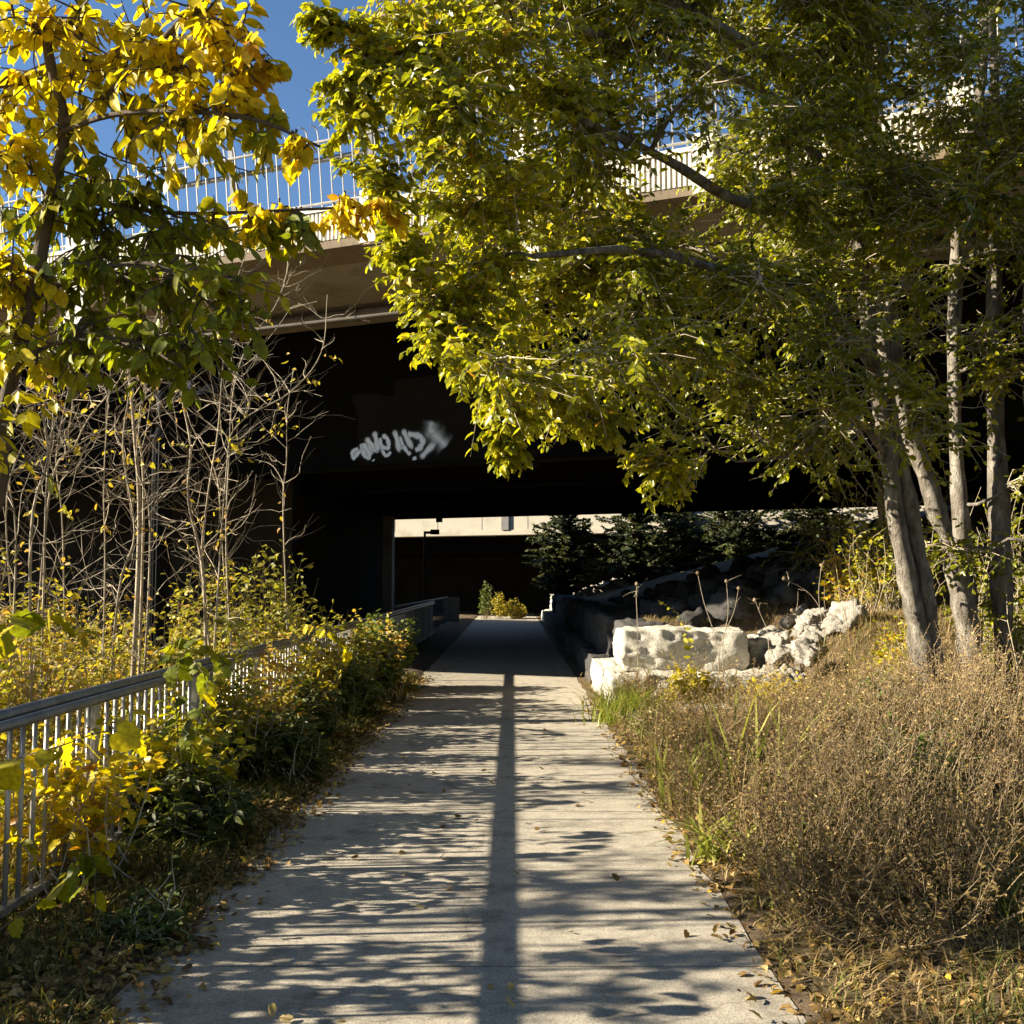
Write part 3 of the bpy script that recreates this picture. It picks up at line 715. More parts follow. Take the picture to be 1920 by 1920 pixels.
# darker trees behind them on the right
for i, (px, Y, ln, lab) in enumerate(((1885, 9.1, -30, 'slender shaded tree close behind the forked tree at the right edge'), (1975, 8.7, -60, 'shaded tree at the far right whose trunk is cut by the frame'), (1640, 16.4, 40, 'dim leafy tree beside the bridge behind the leaning twin stems'))):
    b = root_at(px, 1250, Y); tl = [b, at(px+ln*.4, 950, Y), at(px+ln*.7, 600, Y), at(px+ln*.6, 250, Y), at(px+ln, -100, Y)]
    if i == 2: tl = [b, at(px+20, 1050, Y), at(px+10, 930, Y), at(px+20, 880, Y)]
    cc = []
    for k in range(17 if i < 2 else 22):
        cc.append((at(px+rs.uniform(-170, 190), rs.uniform(-150, 1080) if i < 2 else rs.uniform(900, 1160), Y+rs.uniform(-.4, .2) if i < 2 else Y), rs.uniform(.35, .7), .33, .55))
    tree('shaded_tree', lab, 'tree', b, [(tl, .10, .03)], cc, M_bark, M_leafR, .065, M_twigd, ntw=34, nlf=11, bare=.2)

# ---- near left tree (big leaves)
bL = Vector((-2.75, 3.6, -.1))
limbsL = [([bL, Vector((-2.35, 3.5, .9)), at(-40, 1000, 3.3), at(10, 760, 3.25), at(60, 560, 3.2), at(90, 400, 3.2), at(120, 240, 3.15), at(90, 90, 3.1), at(70, -120, 3.1)], .036, .012),
          (PL((118, 235, 3.15), (200, 180, 3.1), (300, 80, 3.0), (380, -10, 2.9), (480, -90, 2.8)), .014, .007),
          (PL((95, 400, 3.2), (160, 380, 3.25), (330, 400, 3.4), (520, 395, 3.6), (720, 385, 3.8)), .010, .004),
          (PL((110, 250, 3.15), (210, 215, 3.0), (350, 210, 2.9), (480, 225, 2.85), (600, 275, 2.8)), .011, .004),
          (PL((60, 560, 3.2), (170, 510, 3.15), (300, 500, 3.1), (430, 600, 3.05)), .011, .004),
          (PL((30, 680, 3.22), (120, 640, 3.1), (250, 640, 3.0), (340, 690, 2.95)), .009, .004),
          (PL((115, 200, 3.15), (150, 80, 3.15), (165, -60, 3.2)), .009, .005)]
cl = []
for px, py, Y, r_, rn, dn in ((40, 40, 3.0, .16, .78, 1), (150, 30, 3.1, .17, .75, 1), (260, 60, 3.1, .17, .76, 1), (370, 60, 2.9, .14, .78, 1), (430, 60, 2.9, .09, .82, .6), (60, 150, 3.2, .14, .72, .7), (200, 140, 3.2, .18, .72, 1), (330, 130, 3.0, .16, .74, 1), (420, 140, 2.9, .12, .80, .8), (485, 110, 2.85, .08, .84, .35),
   (20, 290, 3.0, .11, .72, .7), (130, 260, 3.3, .18, .66, .9), (250, 230, 3.2, .18, .62, 1), (350, 230, 3.0, .15, .62, 1), (440, 235, 2.9, .08, .62, .4), (560, 262, 2.8, .04, .74, .4), (500, 235, 2.85, .05, .5, .35), (490, 105, 2.9, .06, .8, .3),
   (170, 350, 3.2, .17, .32, 1.1), (280, 340, 3.3, .15, .35, .9), (60, 400, 3.3, .15, .55, .8), (20, 500, 3.1, .12, .70, .8), (190, 440, 3.3, .18, .25, 1.2), (320, 440, 3.3, .16, .30, 1.1), (400, 410, 3.5, .08, .60, .5),
   (470, 395, 3.6, .07, .78, .8), (550, 400, 3.7, .07, .80, .8), (630, 395, 3.75, .07, .82, .8), (705, 392, 3.8, .07, .84, .8), (560, 430, 3.6, .07, .35, .6), (480, 432, 3.6, .07, .35, .6),
   (100, 520, 3.3, .17, .35, 1), (220, 530, 3.2, .18, .28, 1.2), (330, 530, 3.15, .16, .33, 1.1), (420, 540, 3.1, .12, .45, .9), (455, 590, 3.05, .08, .4, .6), (40, 620, 3.2, .14, .55, .8), (160, 610, 3.1, .15, .32, 1), (270, 620, 3.05, .14, .36, 1), (350, 640, 3.0, .11, .28, .8), (60, 690, 3.1, .08, .6, .4), (-80, 200, 3.1, .25, .7, 1), (-80, 500, 3.1, .22, .5, 1), (-60, 800, 3.1, .18, .6, .6)):
    cl.append((at(px, py, Y), r_, rn, dn))
tree('near_elm_tree', 'near tree at upper left with large yellow and green leaves on a thin dark trunk', 'tree', bL, limbsL, cl, M_barkd, M_leafL, .062, M_barkd, ntw=15, nlf=8, twl=.6, shape='elm', droop=1.3, br_r=.005, rsd=.10, loose=True)

# ---- large yellow leaves close to the camera at the railing (vine)
def vine(name, label, cat, pts, n, size, mat, rnd, seedshape='lobed', leader=.004, droop=1.2):
    b = Vector(pts[0]); root = empty(name, tuple(b), 0, label, cat); P, R = limb(pts, leader, leader*.5)
    MB().tube([Vector(p)-b for p in P], R, 5).build('stem', M_barkd, root)
    fol = Foliage(); leaves_on(fol, [p-np.array(b) for p in P], n, size, rnd, droop, 1.1, 0, .14); fol.build('leaves', mat, root, seedshape); return root
vine('wild_vine', 'vine with big golden lobed leaves hanging over the nearest stretch of the railing', 'vine', [Vector((-2.35, 4.2, 0)), at(-60, 1500, 4.0), at(20, 1430, 3.8), at(110, 1400, 3.7), at(210, 1370, 4.2), at(270, 1400, 4.6)], 15, .105, M_leafL, .78)
vine('wild_vine', 'vine with bright green lobed leaves sprawling over the handrail at the left edge', 'vine', [Vector((-2.5, 4.0, 0)), at(-80, 1280, 3.4), at(0, 1190, 3.3), at(60, 1150, 3.3), at(120, 1160, 3.3)], 12, .10, M_leafL, .42)
vine('wild_vine', 'vine with dark green leaves draped over the railing right of the golden vine', 'vine', [Vector((-2.2, 7.0, 0)), at(330, 1300, 6.2), at(350, 1230, 6.4), at(390, 1290, 6.0), at(350, 1360, 5.9), at(370, 1420, 5.8)], 30, .105, M_leafL, .30)
vine('wild_vine', 'low vine with lime leaves trailing at the foot of the railing', 'vine', [Vector((-2.2, 3.5, .1)), at(60, 1700, 3.6), at(120, 1640, 3.6), at(170, 1600, 3.6), at(180, 1700, 3.5)], 12, .11, M_leafL, .46)
vine('wild_vine', 'vine with lime leaves spilling over the middle of the handrail below the lamp post', 'vine', [Vector((-2.45, 8.0, 0)), at(290, 1290, 7.4), at(320, 1215, 7.4), at(350, 1200, 7.3), at(420, 1240, 7.3), at(390, 1290, 7.0)], 30, .105, M_leafL, .45)
vine('wild_vine', 'vine with yellow and green leaves climbing the far end of the railing', 'vine', [Vector((-2.25, 11.2, 0)), at(600, 1280, 11), at(560, 1180, 11), at(620, 1190, 10.6), at(650, 1230, 10.6), at(600, 1330, 10.4)], 40, .105, M_leafL, .58)

# ---- bare saplings behind the railing
def sapling(label, pts, r0, ntw, tl=.55, up=.8):
    b = Vector(pts[0]); root = empty('bare_sapling', tuple(b), 0, label, 'sapling', 'bare saplings behind the railing')
    P, R = limb([pts[0]]+[p+Vector(rs.normal(0, .045, 3)) for p in pts[1:]], r0*.58, .0035); MB().tube([Vector(p)-b for p in P], R, 8, rough=.12).build('stem', M_twig, root, smooth=True)
    mb = MB(); m = len(P)
    for k in range(ntw):
        i = int(m*(.12+.84*rs.rand())); i = min(i, m-2); a = np.array(P[i]); th = rs.uniform(0, 2*pi); L = tl*rs.uniform(.4, 1.25)*(1.2-.5*i/m)
        e = a + np.array([cos(th), sin(th)*.8, up*rs.uniform(-.15, 1.5)])*L
        Q = wander(a, e, 6, .09, -.15, rs.uniform(-.12, .08)); mb.tube([Vector(q)-b for q in Q], [.0045, .0037, .003, .0025, .002, .0013], 4, cap=False)
        for j in range(rs.randint(1, 6)):
            s_ = Q[1+rs.randint(4)]; d = (np.array(e)-a)/L; d = d+rs.normal(0, .6, 3); d[2] += .3
            e2 = s_+d*L*.45; Q2 = wander(s_, e2, 4, .05, 0, 0); mb.tube([Vector(q)-b for q in Q2], [.0028, .0022, .0018, .0013], 3, cap=False)
    mb.build('twigs', M_twig, root)
    fl = Foliage()
    for k in range(rs.randint(3, 8)):
        a = P[int(m*rs.uniform(.15, .8))]-np.array(b); Q = wander(a, a+rs.normal(0, .18, 3), 3); leaves_on(fl, Q, 4, .07, rs.uniform(.4, .9), .8)
    fl.build('leaves', M_leafY, root); return root
def sg(px, py, Y): p = at(px, py, Y); p.z = Hs(p.x, p.y)-.05; return p
SAP = [
 ('thick pale sapling immediately left of the black lamp post', [(246, 1230, 9.5), (249, 1000, 9.5), (256, 800, 9.5), (250, 700, 9.5), (248, 600, 9.5)], .048, 26),
 ('branch-forked sapling rising past the left side of the lamp post collar', [(262, 1150, 9.7), (263, 900, 9.7), (272, 780, 9.6), (292, 700, 9.6), (300, 560, 9.5), (310, 480, 9.5)], .026, 22),
 ('pale leaning sapling curving away just right of the lamp post', [(390, 1210, 10), (380, 1100, 10), (366, 950, 10), (350, 830, 10), (345, 740, 10), (345, 600, 10), (350, 480, 10)], .032, 30),
 ('upright sapling second to the right of the lamp post, meeting the leaning one low down', [(420, 1180, 10.4), (390, 1080, 10.4), (392, 950, 10.3), (400, 800, 10.3), (425, 660, 10.2), (440, 560, 10.2), (470, 470, 10.2)], .024, 30),
 ('thin sapling with wide whips against the dark bridge face', [(450, 1140, 11), (435, 1050, 11), (430, 850, 11), (440, 740, 11), (470, 640, 11), (520, 560, 11), (560, 450, 11)], .02, 34),
 ('slim lone sapling right of all the others, in front of the black girder', [(550, 1060, 12), (540, 970, 12), (532, 870, 12), (528, 800, 12), (535, 760, 12), (536, 700, 12)], .017, 16),
 ('tall whip-like sapling arching to the right over the girder', [(395, 1100, 9), (420, 900, 9), (450, 800, 9), (545, 730, 9), (590, 660, 9), (625, 540, 9)], .016, 26),
 ('straight sapling at the left, its stem bright from ground to leaves', [(72, 1240, 7.5), (68, 1000, 7.5), (64, 850, 7.5), (60, 700, 7.5), (62, 600, 7.5)], .024, 26),
 ('second straight sapling from the left, kinked at mid height', [(82, 1200, 8.2), (88, 950, 8.2), (95, 800, 8.2), (102, 720, 8.2), (104, 600, 8.2)], .017, 24),
 ('long sapling leaning right across its neighbours', [(60, 1120, 8.8), (110, 930, 8.8), (150, 840, 8.8), (185, 770, 8.8), (215, 690, 8.8), (240, 610, 8.8)], .018, 26),
 ('sapling between the leaning one and the lamp post with curved foot', [(200, 1220, 9), (222, 1120, 9), (228, 1000, 9), (230, 850, 9), (236, 700, 9), (238, 640, 9)], .024, 28),
 ('thin shaded sapling in the middle of the left thicket', [(195, 1230, 9.2), (203, 1050, 9.2), (200, 900, 9.2), (206, 750, 9.2), (200, 650, 9.2)], .014, 28),
 ('slender sapling behind the kinked one', [(130, 1230, 10), (128, 1000, 10), (120, 850, 10), (135, 700, 10), (140, 560, 10)], .016, 28),
 ('slim sapling hugging the left edge of the black lamp post', [(268, 1200, 9.2), (272, 1000, 9.2), (262, 850, 9.2), (268, 700, 9.2), (276, 600, 9.2)], .018, 22),
 ('sapling rising behind the lamp post arm', [(440, 1190, 12.5), (425, 1000, 12.5), (400, 880, 12.5), (372, 760, 12.5), (365, 640, 12.5)], .018, 26),
 ('leftmost sapling, half hidden by the near dark trunk', [(15, 1230, 8), (22, 1000, 8), (20, 850, 8), (30, 700, 8)], .015, 24),
]
for lab, pp_, r0, nt_ in SAP:
    L_ = [at(*q) for q in pp_]; L_[0] = sg(*pp_[0]); sapling(lab, L_, r0, nt_)
# saplings left of the frame that stripe the path with shadow
for i, (x, y, h) in enumerate(((-3.1, 2.2, 3.2), (-3.4, 3.1, 3.0), (-4.2, 2.6, 3.6), (-4.8, 4.3, 3.8), (-3.3, 5.2, 3.2), (-5.5, 5.6, 4.0), (-3.6, 1.2, 3.2), (-6.2, 4.0, 4.2), (-4.6, 6.6, 3.8), (-5.8, 8.6, 4.2), (-4.9, 9.9, 3.6), (-6.5, 10.5, 4.0))):
    g = Hs(x, y)-.05; sapling('bare sapling of the screen behind the railing, left of the picture', [Vector((x, y, g)), Vector((x+.1, y+.05, g+h*.4)), Vector((x+.05, y-.05, g+h*.8)), Vector((x+.2, y, g+h))], .022, 26)

#SCREEN
for i in range(16):
    y = rs.uniform(1.5, 11); x = -.52*y-rs.uniform(1.0, 2.6); h = rs.uniform(2.6, 4.2); g = Hs(x, y)-.05
    sapling('bare sapling of the screen behind the railing, left of the picture', [Vector((x, y, g)), Vector((x+.1, y+.05, g+h*.4)), Vector((x+.05, y-.05, g+h*.8)), Vector((x+.2, y, g+h))], rs.uniform(.025, .05), 16)
# ---- leafy shrubs behind the railing
def bush(name, label, c, rx, h, nst, leafm, size, rnd, cat='shrub', shape='oval', group=None, nl=16, bare=.0, stemm=None, droop=.4):
    x, y = c; g = Hs(x, y); root = empty(name, (x, y, g), 0, label, cat, group); mb = MB(); fol = Foliage()
    for k in range(nst):
        a = np.array([rs.normal(0, rx*.35), rs.normal(0, rx*.35), 0]); th = rs.uniform(0, 2*pi); rr = rx*math.sqrt(rs.rand())
        e = np.array([cos(th)*rr, sin(th)*rr, h*rs.uniform(.45, 1.05)*(1-.35*(rr/rx)**2)])
        gz_ = Hs(x+a[0], y+a[1])-g-.03; a[2] = gz_
        Q = wander(a, e, 6, .08, .05, .05); mb.tube([Vector(q) for q in Q], [.005, .0045, .004, .003, .0024, .0016], 3, cap=False)
        if rs.rand() >= bare: leaves_on(fol, Q, int(nl*rs.uniform(.6, 1.3)), size, rnd+rs.normal(0, .08), droop, 1.0, .25)
        for j in range(2):
            s_ = Q[2+rs.randint(3)]; e2 = s_+rs.normal(0, 1, 3)*np.array([.25, .25, .2])*max(.4, rx*.5)
            Q2 = wander(s_, e2, 4, .08, 0, 0); mb.tube([Vector(q) for q in Q2], [.003, .0025, .002, .0014], 3, cap=False)
            if rs.rand() >= bare: leaves_on(fol, Q2, int(nl*.5), size, rnd, droop, 1.0, .2)
    mb.build('stems', stemm or M_twigd, root)
    if fol.P: fol.build('leaves', leafm, root, shape)
    return root
BU = [
 ('yellow leafed shrub filling the left edge behind the railing', (-3.7, 6.4), .8, 1.7, 46, M_leafY, .07, .45),
 ('golden shrub below the straight bright sapling', (-3.5, 7.8), .8, 1.5, 46, M_leafY, .065, .55),
 ('mixed yellow and tan shrub at the foot of the long leaning sapling', (-4.3, 8.8), .9, 1.7, 50, M_leafY, .06, .7),
 ('low yellow shrub behind the railing, left of the lamp post foot', (-3.3, 9.2), .7, 1.0, 36, M_leafY, .06, .5),
 ('olive shrub wrapped round the lamp post foot', (-3.7, 10.8), .8, 1.5, 46, M_leafY, .065, .35),
 ('yellow green shrub between the lamp post and the leaning saplings', (-3.2, 11.6), .8, 1.7, 50, M_leafY, .07, .38),
 ('arching yellow green sumac-like shrub right of the saplings', (-2.95, 12.6), .7, 1.95, 44, M_leafY, .085, .25),
 ('tan and yellow shrub crowding the far part of the railing', (-2.9, 13.8), .8, 1.35, 46, M_leafY, .075, .6),
 ('yellow shrub at the far end of the railing against the black opening', (-2.6, 15.2), .7, 1.3, 40, M_leafY, .08, .45),
 ('large golden shrub far back in the thicket', (-6.2, 13.0), 1.4, 2.0, 70, M_leafY, .075, .6),
 ('pale yellow shrub deep in the left corner of the thicket', (-5.4, 9.8), 1.3, 2.1, 70, M_leafY, .07, .65),
 ('yellow shrub behind the lamp post', (-4.9, 14.0), 1.2, 1.9, 60, M_leafY, .075, .5),
]
for lab, c, rx, h, n_, m_, sz, rn in BU: bush('thicket_shrub', lab, c, rx, h*(1.25 if c[1] < 13 else 1.0), int(n_*1.2), m_, sz, rn, group='shrubs of the left thicket', nl=17, bare=.12)

for lab, c, rx, h, n_ in (('bare twiggy brush tangled behind the near railing', (-4.0, 7.0), 1.0, 2.6, 34), ('bare twiggy brush behind the lamp post', (-5.2, 12.8), 1.0, 2.7, 34), ('bare twiggy brush right of the lamp post', (-3.6, 12.0), .9, 2.3, 30), ('bare twiggy brush at the back of the left thicket', (-6.0, 11.5), 1.4, 3.4, 40), ('bare twiggy brush at the very left edge', (-4.6, 7.6), 1.2, 3.0, 36)):
    bush('bare_brush', lab, c, rx, h, n_, M_leafY, .06, .6, 'shrub', bare=.72, stemm=M_twig, nl=7)
for lab, c, rx, h, n_ in (('leafy shrub outside the left edge nearest the viewpoint', (-3.6, 2.6), .8, 2.3, 60), ('leafy shrub outside the left edge beside the golden vine', (-3.7, 4.1), .7, 2.2, 50), ('leafy shrub further out beyond the left edge', (-5.6, 3.4), 1.0, 3.2, 70), ('leafy shrub far out on the left bank', (-6.8, 5.4), 1.1, 3.6, 70), ('leafy shrub outside the left edge behind the viewpoint', (-4.6, 1.0), 1.1, 2.9, 60)):
    bush('bank_shrub', lab, c, rx, h, int(n_*1.5), M_leafY, .10, .5, 'shrub', group='shrubs outside the left edge', nl=15)
for i, (x, y, h, lab) in enumerate(((-5.0, 2.2, 4.6, 'small leafy tree outside the left edge, nearest the viewpoint'), (-6.0, 4.6, 4.8, 'small leafy tree outside the left edge, beyond the nearest one'), (-5.4, 0.2, 4.8, 'small leafy tree left of the viewpoint and slightly behind it'), (-8.2, 7.4, 5.2, 'small leafy tree far out on the left bank'))):
    b = Vector((x, y, Hs(x, y))); cc = [((x+rs.normal(0, .7), y+rs.normal(0, .7), h*rs.uniform(.5, 1.0)), .4, .55, 1) for k in range(15)]
    tree('bank_tree', lab, 'tree', b, [([b, Vector((x+.1, y, h*.4)), Vector((x-.1, y, h*.95))], .06, .02)], cc, M_barkd, M_leafL, .085, M_barkd, ntw=14, nlf=8, twl=.4, br_r=.012, group='trees outside the left edge')
for lab, c, rx, h, n_, m_, sz, rn in (
  ('yellow leafed plant growing through the near pickets beside the golden vine', (-2.25, 5.3), .45, .95, 40, M_leafL, .09, .72),
  ('green and yellow plant growing through the pickets at the second post', (-2.2, 6.7), .5, 1.05, 55, M_leafL, .085, .5),
  ('lime plant rising over the handrail below the lamp post', (-2.3, 8.0), .5, 1.35, 60, M_leafY, .085, .3),
  ('tan and yellow plant tangled in the pickets before the leaning sapling', (-2.2, 9.2), .45, 1.15, 46, M_leafY, .07, .7),
  ('yellow green plant leaning over the handrail in the middle distance', (-2.25, 10.4), .45, 1.35, 46, M_leafY, .075, .4),
  ('golden plant burying the handrail before its far end', (-2.2, 11.7), .45, 1.3, 50, M_leafY, .075, .6),
  ('tall yellow green plant hiding the far end of the railing', (-2.1, 13.0), .5, 1.45, 60, M_leafY, .08, .35),
  ('tangled tan plant against the black opening past the railing', (-1.9, 14.6), .5, 1.2, 50, M_leafY, .07, .75)):
    bush('railing_plant', lab, c, rx, h, n_, m_, sz, rn, 'plant', nl=11)
# ---- weeds between railing and path, tall at the bridge
bush('verge_weed', 'tall green weed clump at the end of the left verge beside the underpass', (-1.85, 13.6), .42, 1.05, 110, M_grass, 0.1, .45, 'weed', 'narrow', nl=15)
bush('verge_weed', 'green weed clump along the left verge where the railing meets the underpass', (-1.95, 15.2), .5, 1.15, 100, M_grass, 0.11, .4, 'weed', 'narrow', nl=18)
bush('verge_weed', 'mid-verge green weed clump with brown seed tips beside the railing', (-1.95, 11.9), .42, .8, 90, M_grass, 0.09, .35, 'weed', 'narrow', nl=16)
bush('verge_weed', 'dark green weed clump spreading towards the path from the railing', (-1.95, 8.2), .5, .55, 90, M_grassdk, 0.1, .5, 'weed', 'narrow', nl=16)
bush('verge_weed', 'dark low weed clump nearest the golden vine', (-1.95, 6.3), .42, .5, 90, M_grassdk, 0.09, .5, 'weed', 'narrow', nl=16)
bush('verge_weed', 'broad leafed green seedling clump in the leaf litter at the lower left', (-1.62, 4.6), .2, .18, 30, M_grass, .05, .2, 'weed', 'oval', nl=9)
bush('verge_weed', 'small bushy green weed between two darker clumps on the left verge', (-2.0, 10.0), .42, .6, 80, M_grassdk, 0.09, .6, 'weed', 'narrow', nl=16)

# ---- blades (grasses)
def blades(name, P, h, lean, wd, rnd, mat, parent=None, kind=None, loc=(0, 0, 0), bend=.6):
    n = len(P); th = rs.uniform(0, 2*pi, n); d = np.stack([np.cos(th), np.sin(th), np.zeros(n)], 1); s = np.stack([-np.sin(th), np.cos(th), np.zeros(n)], 1)
    hh = h*rs.uniform(.5, 1.2, n); ln = lean*rs.uniform(.2, 1.3, n)*hh
    up = np.array([0, 0, 1.0]); V = []
    for t, wf in ((0, 1), (.4, .85), (.75, .55), (1, 0)):
        c = P + d*(ln*(t**1.7))[:, None] + up*(hh*(t-bend*.5*lean*t*t))[:, None]
        if wf: V += [c-s*(wd*wf*.5)[:, None] if hasattr(wd, '__len__') else c-s*wd*wf*.5, c+s*wd*wf*.5]
        else: V.append(c)
    V = np.stack(V, 1).reshape(-1, 3); b = (np.arange(n)*7)[:, None]
    F4 = np.concatenate([b+np.array([[0, 1, 3, 2]]), b+np.array([[2, 3, 5, 4]])]); F3 = b+np.array([[4, 5, 6]])
    me = np_mesh(name, V-np.array(loc), [F4, F3], {'rnd': np.repeat(np.clip(rnd, 0, 1), 7)})
    o = link_mesh(name, me, mat, parent, loc)
    if kind: tag(o, kind=kind)
    return o
def scatter(n, x0, x1, y0, y1, f=None):
    x = rs.uniform(x0, x1, n); y = y0+(y1-y0)*rs.rand(n)**1.25
    if f is not None: k = f(x, y) > rs.rand(n); x = x[k]; y = y[k]
    return np.stack([x, y, H(x, y)-.01], 1)
def pn(x, y, s, o=0):
    return np.sin(x*s*1.3+o)*np.cos(y*s+o*2)+.6*np.sin(x*s*2.7-y*s*1.9+o)
# dry lawn on the right
P = scatter(120000, 1.0, 8.5, 2.6, 16, lambda x, y: np.clip(.65+.35*pn(x, y, 1.6), .1, 1)*sstep(.96, 1.25, x-.06*pn(x, y, 5)))
rv = np.clip(.45+.18*pn(P[:, 0], P[:, 1], 1.1, 2)+rs.normal(0, .2, len(P)), 0, .9); rv[rs.rand(len(P)) < .14] = 1
o = blades('dry_grass', P, .13, 1.3, .0065, rv, M_grassdry); tag(o, 'dry tan grass covering the bank right of the path', 'grass', kind='stuff')
P = scatter(14000, 1.3, 6.5, 3.2, 9, lambda x, y: np.clip(pn(x, y, 1.3, 4)-.2, 0, 1))
o = blades('green_grass', P, .17, .8, .006, rs.rand(len(P)), M_grassdk); tag(o, 'greener grass tufts scattered through the dry grass', 'grass', kind='stuff')
# mound grass by the rocks
P = scatter(16000, 3.6, 9, 11, 15.2)
o = blades('mound_grass', P, .16, .9, .007, np.clip(rs.normal(.6, .15, len(P)), 0, .85), M_grassdry); tag(o, 'pale dry grass on the sunlit mound beside the rubble', 'grass', kind='stuff')
# left verge ground cover
P = scatter(30000, -2.5, -1.45, 2.6, 17, lambda x, y: sstep(-1.38, -1.68, x-.07*pn(x, y, 5))*np.clip(.6+.4*pn(x, y, 2.2), .15, 1))
o = blades('verge_grass', P, .17, 1.1, .007, rs.rand(len(P))*1.02, M_grassdk); tag(o, 'dark green grass and weeds between the railing and the path', 'grass', kind='stuff')
P = scatter(16000, -8, -2.4, 4, 18)
o = blades('undergrowth', P, .5, .7, .008, rs.rand(len(P)), M_grassdry); tag(o, 'tangled dry undergrowth beyond the railing', 'undergrowth', kind='stuff')
fol = Foliage()
P = scatter(26000, -8.5, -2.4, 4, 18); n = len(P); P[:, 2] += rs.rand(n)**1.3*np.clip(.5+.3*(-P[:, 0]-2.4), .4, 1.9)
fol.add(P, rs.normal(0, 1, (n, 3)), rs.normal(0, .6, (n, 3))+[0, 0, 1], rs.uniform(.04, .085, n), rs.uniform(.1, 1, n))
o = fol.build('undergrowth_leaves', M_leafY); tag(o, 'mass of small yellow leaves of the undergrowth beyond the railing', 'undergrowth', kind='stuff')
# fallen leaves
fol = Foliage()
def fallen(n, x0, x1, y0, y1, f, s0, s1, dz=.015):
    P = scatter(n, x0, x1, y0, y1, f); n = len(P); P[:, 2] += dz+rs.rand(n)*.02
    P[:, 2] = np.where((P[:, 0] > XL) & (P[:, 0] < XR+.03), .02+rs.rand(n)*.015, P[:, 2])
    D = rs.normal(0, 1, (n, 3)); D[:, 2] *= .35; U = rs.normal(0, .35, (n, 3))+[0, 0, 1]
    fol.add(P, D, U, rs.uniform(s0, s1, n), rs.rand(n))
fallen(24000, -2.4, -1.2, 2.6, 17, lambda x, y: sstep(-1.24, -1.6, x-.08*pn(x, y, 5.5)), .025, .065)
fallen(19000, .85, 4.5, 2.6, 14, lambda x, y: sstep(.85, 1.13, x-.08*pn(x, y, 5.1))*(1-.75*sstep(1.3, 2.4, x)), .025, .07)
fallen(6500, 1.5, 6.5, 2.6, 9, None, .02, .06)
o = fol.build('leaf_litter', M_litter); tag(o, 'brown fallen leaves lying along both edges of the path', 'fallen leaves', kind='stuff')
fol = Foliage(); fallen(70, XL+.1, XR-.1, 3.2, 14, None, .02, .05, 0)
o = fol.build('path_leaves', M_litter, shape='lobed'); tag(o, 'few scattered dry leaves lying out on the concrete path', 'fallen leaves', kind='stuff')

P = scatter(1900, 1.15, 5.2, 5.0, 13, lambda x, y: np.clip(.5+.5*pn(x, y, 2.1, 3), .05, 1))
o = blades('tall_grass', P, .62, .55, .007, np.clip(rs.normal(.62, .25, len(P)), 0, 1), M_grassdry); tag(o, 'tall straw coloured grass stems standing among the brown weeds', 'grass', kind='stuff')
P = scatter(1100, 1.1, 4.6, 5.0, 12.5, lambda x, y: np.clip(.5+.6*pn(x, y, 1.7, 6), 0, 1))
o = blades('tall_green_grass', P, .5, .8, .010, rs.rand(len(P)), M_grass); tag(o, 'green grass blades mixed into the brown weeds', 'grass', kind='stuff')
# ---- brown weeds on the right
def weedbush(label, c, rx, ry, h, n, seed=0, mat=M_weed, name='weed_bush', lf=.023, rn=.5, nl=11):
    x, y = c; g = Hs(x, y); root = empty(name, (x, y, g), 0, label, 'weeds'); mb = MB(); fol = Foliage()
    for k in range(n):
        th = rs.uniform(0, 2*pi); rr = math.sqrt(rs.rand()); ax, ay = cos(th)*rx*rr, sin(th)*ry*rr
        a = np.array([ax, ay, Hs(x+ax, y+ay)-g]); hh = h*rs.uniform(.45, 1.1)*(1-.3*rr*rr)*(1+.28*float(pn(x+ax, y+ay, 3.1)))
        e = a+np.array([rs.normal(0, .16)+ax*.2, rs.normal(0, .16)+ay*.2, hh])
        Q = wander(a, e, 5, .04); mb.tube([Vector(q) for q in Q], [.0035, .003, .0026, .002, .0014], 3, cap=False)
        leaves_on(fol, Q, nl, lf*1.3, rn+.22*float(pn(x+ax, y+ay, 2.3, 1)), .2, 1, .1, .25)
        for j in range(3):
            s_ = Q[1+rs.randint(4)]; d = rs.normal(0, 1, 3)*.5; d[2] = abs(d[2])+.6; e2 = s_+d*.2*h
            Q2 = wander(s_, e2, 3, .05); mb.tube([Vector(q) for q in Q2], [.002, .0016, .001], 3, cap=False)
            leaves_on(fol, Q2, nl//2, lf, rn, .2, 1, .1, .25)
    mb.build('stems', M_weedstem, root); fol.build('leaves', mat, root, 'narrow'); return root
M_weedstem = surf('weed stem', (.10, .06, .03), (.42, .32, .19), 10, .85, .2, 50)
weedbush('large brown dry weed bush in front of the leaning tree stems', (2.5, 7.2), .95, 1.2, .74, 560, rn=.6)
weedbush('dry brown weeds along the right edge of the path beyond the iris blades', (1.75, 8.9), .5, 1.0, .46, 300, rn=.6)
weedbush('tan weed thicket directly before the pale stone block', (2.6, 10.7), 1.1, 1.0, .42, 360, rn=.8)
weedbush('fine brown weeds in front of the sunlit mound', (3.4, 8.4), .9, .9, .6, 380, rn=.75)
weedbush('short dry weeds at the corner where the path darkens', (1.45, 12.4), .25, .7, .55, 90, rn=.75)
weedbush('sparse tall tan weeds standing against the pale stone block', (2.3, 12.5), .9, .35, .75, 70, rn=.8, nl=10)
weedbush('dark brown tangled weed mass leaning over the near path edge', (1.9, 5.6), .62, .75, .60, 420, rn=.35)
weedbush('brown weed clump spilling over the path edge by the iris fan', (1.45, 6.9), .36, .8, .45, 230, rn=.4)
weedbush('low brown weeds at the near edge of the big weed bush', (1.75, 4.75), .5, .35, .28, 150, rn=.35)
weedbush('tan weeds around the feet of the leaning tree stems', (4.0, 10.6), 1.0, .8, .35, 240, rn=.8)
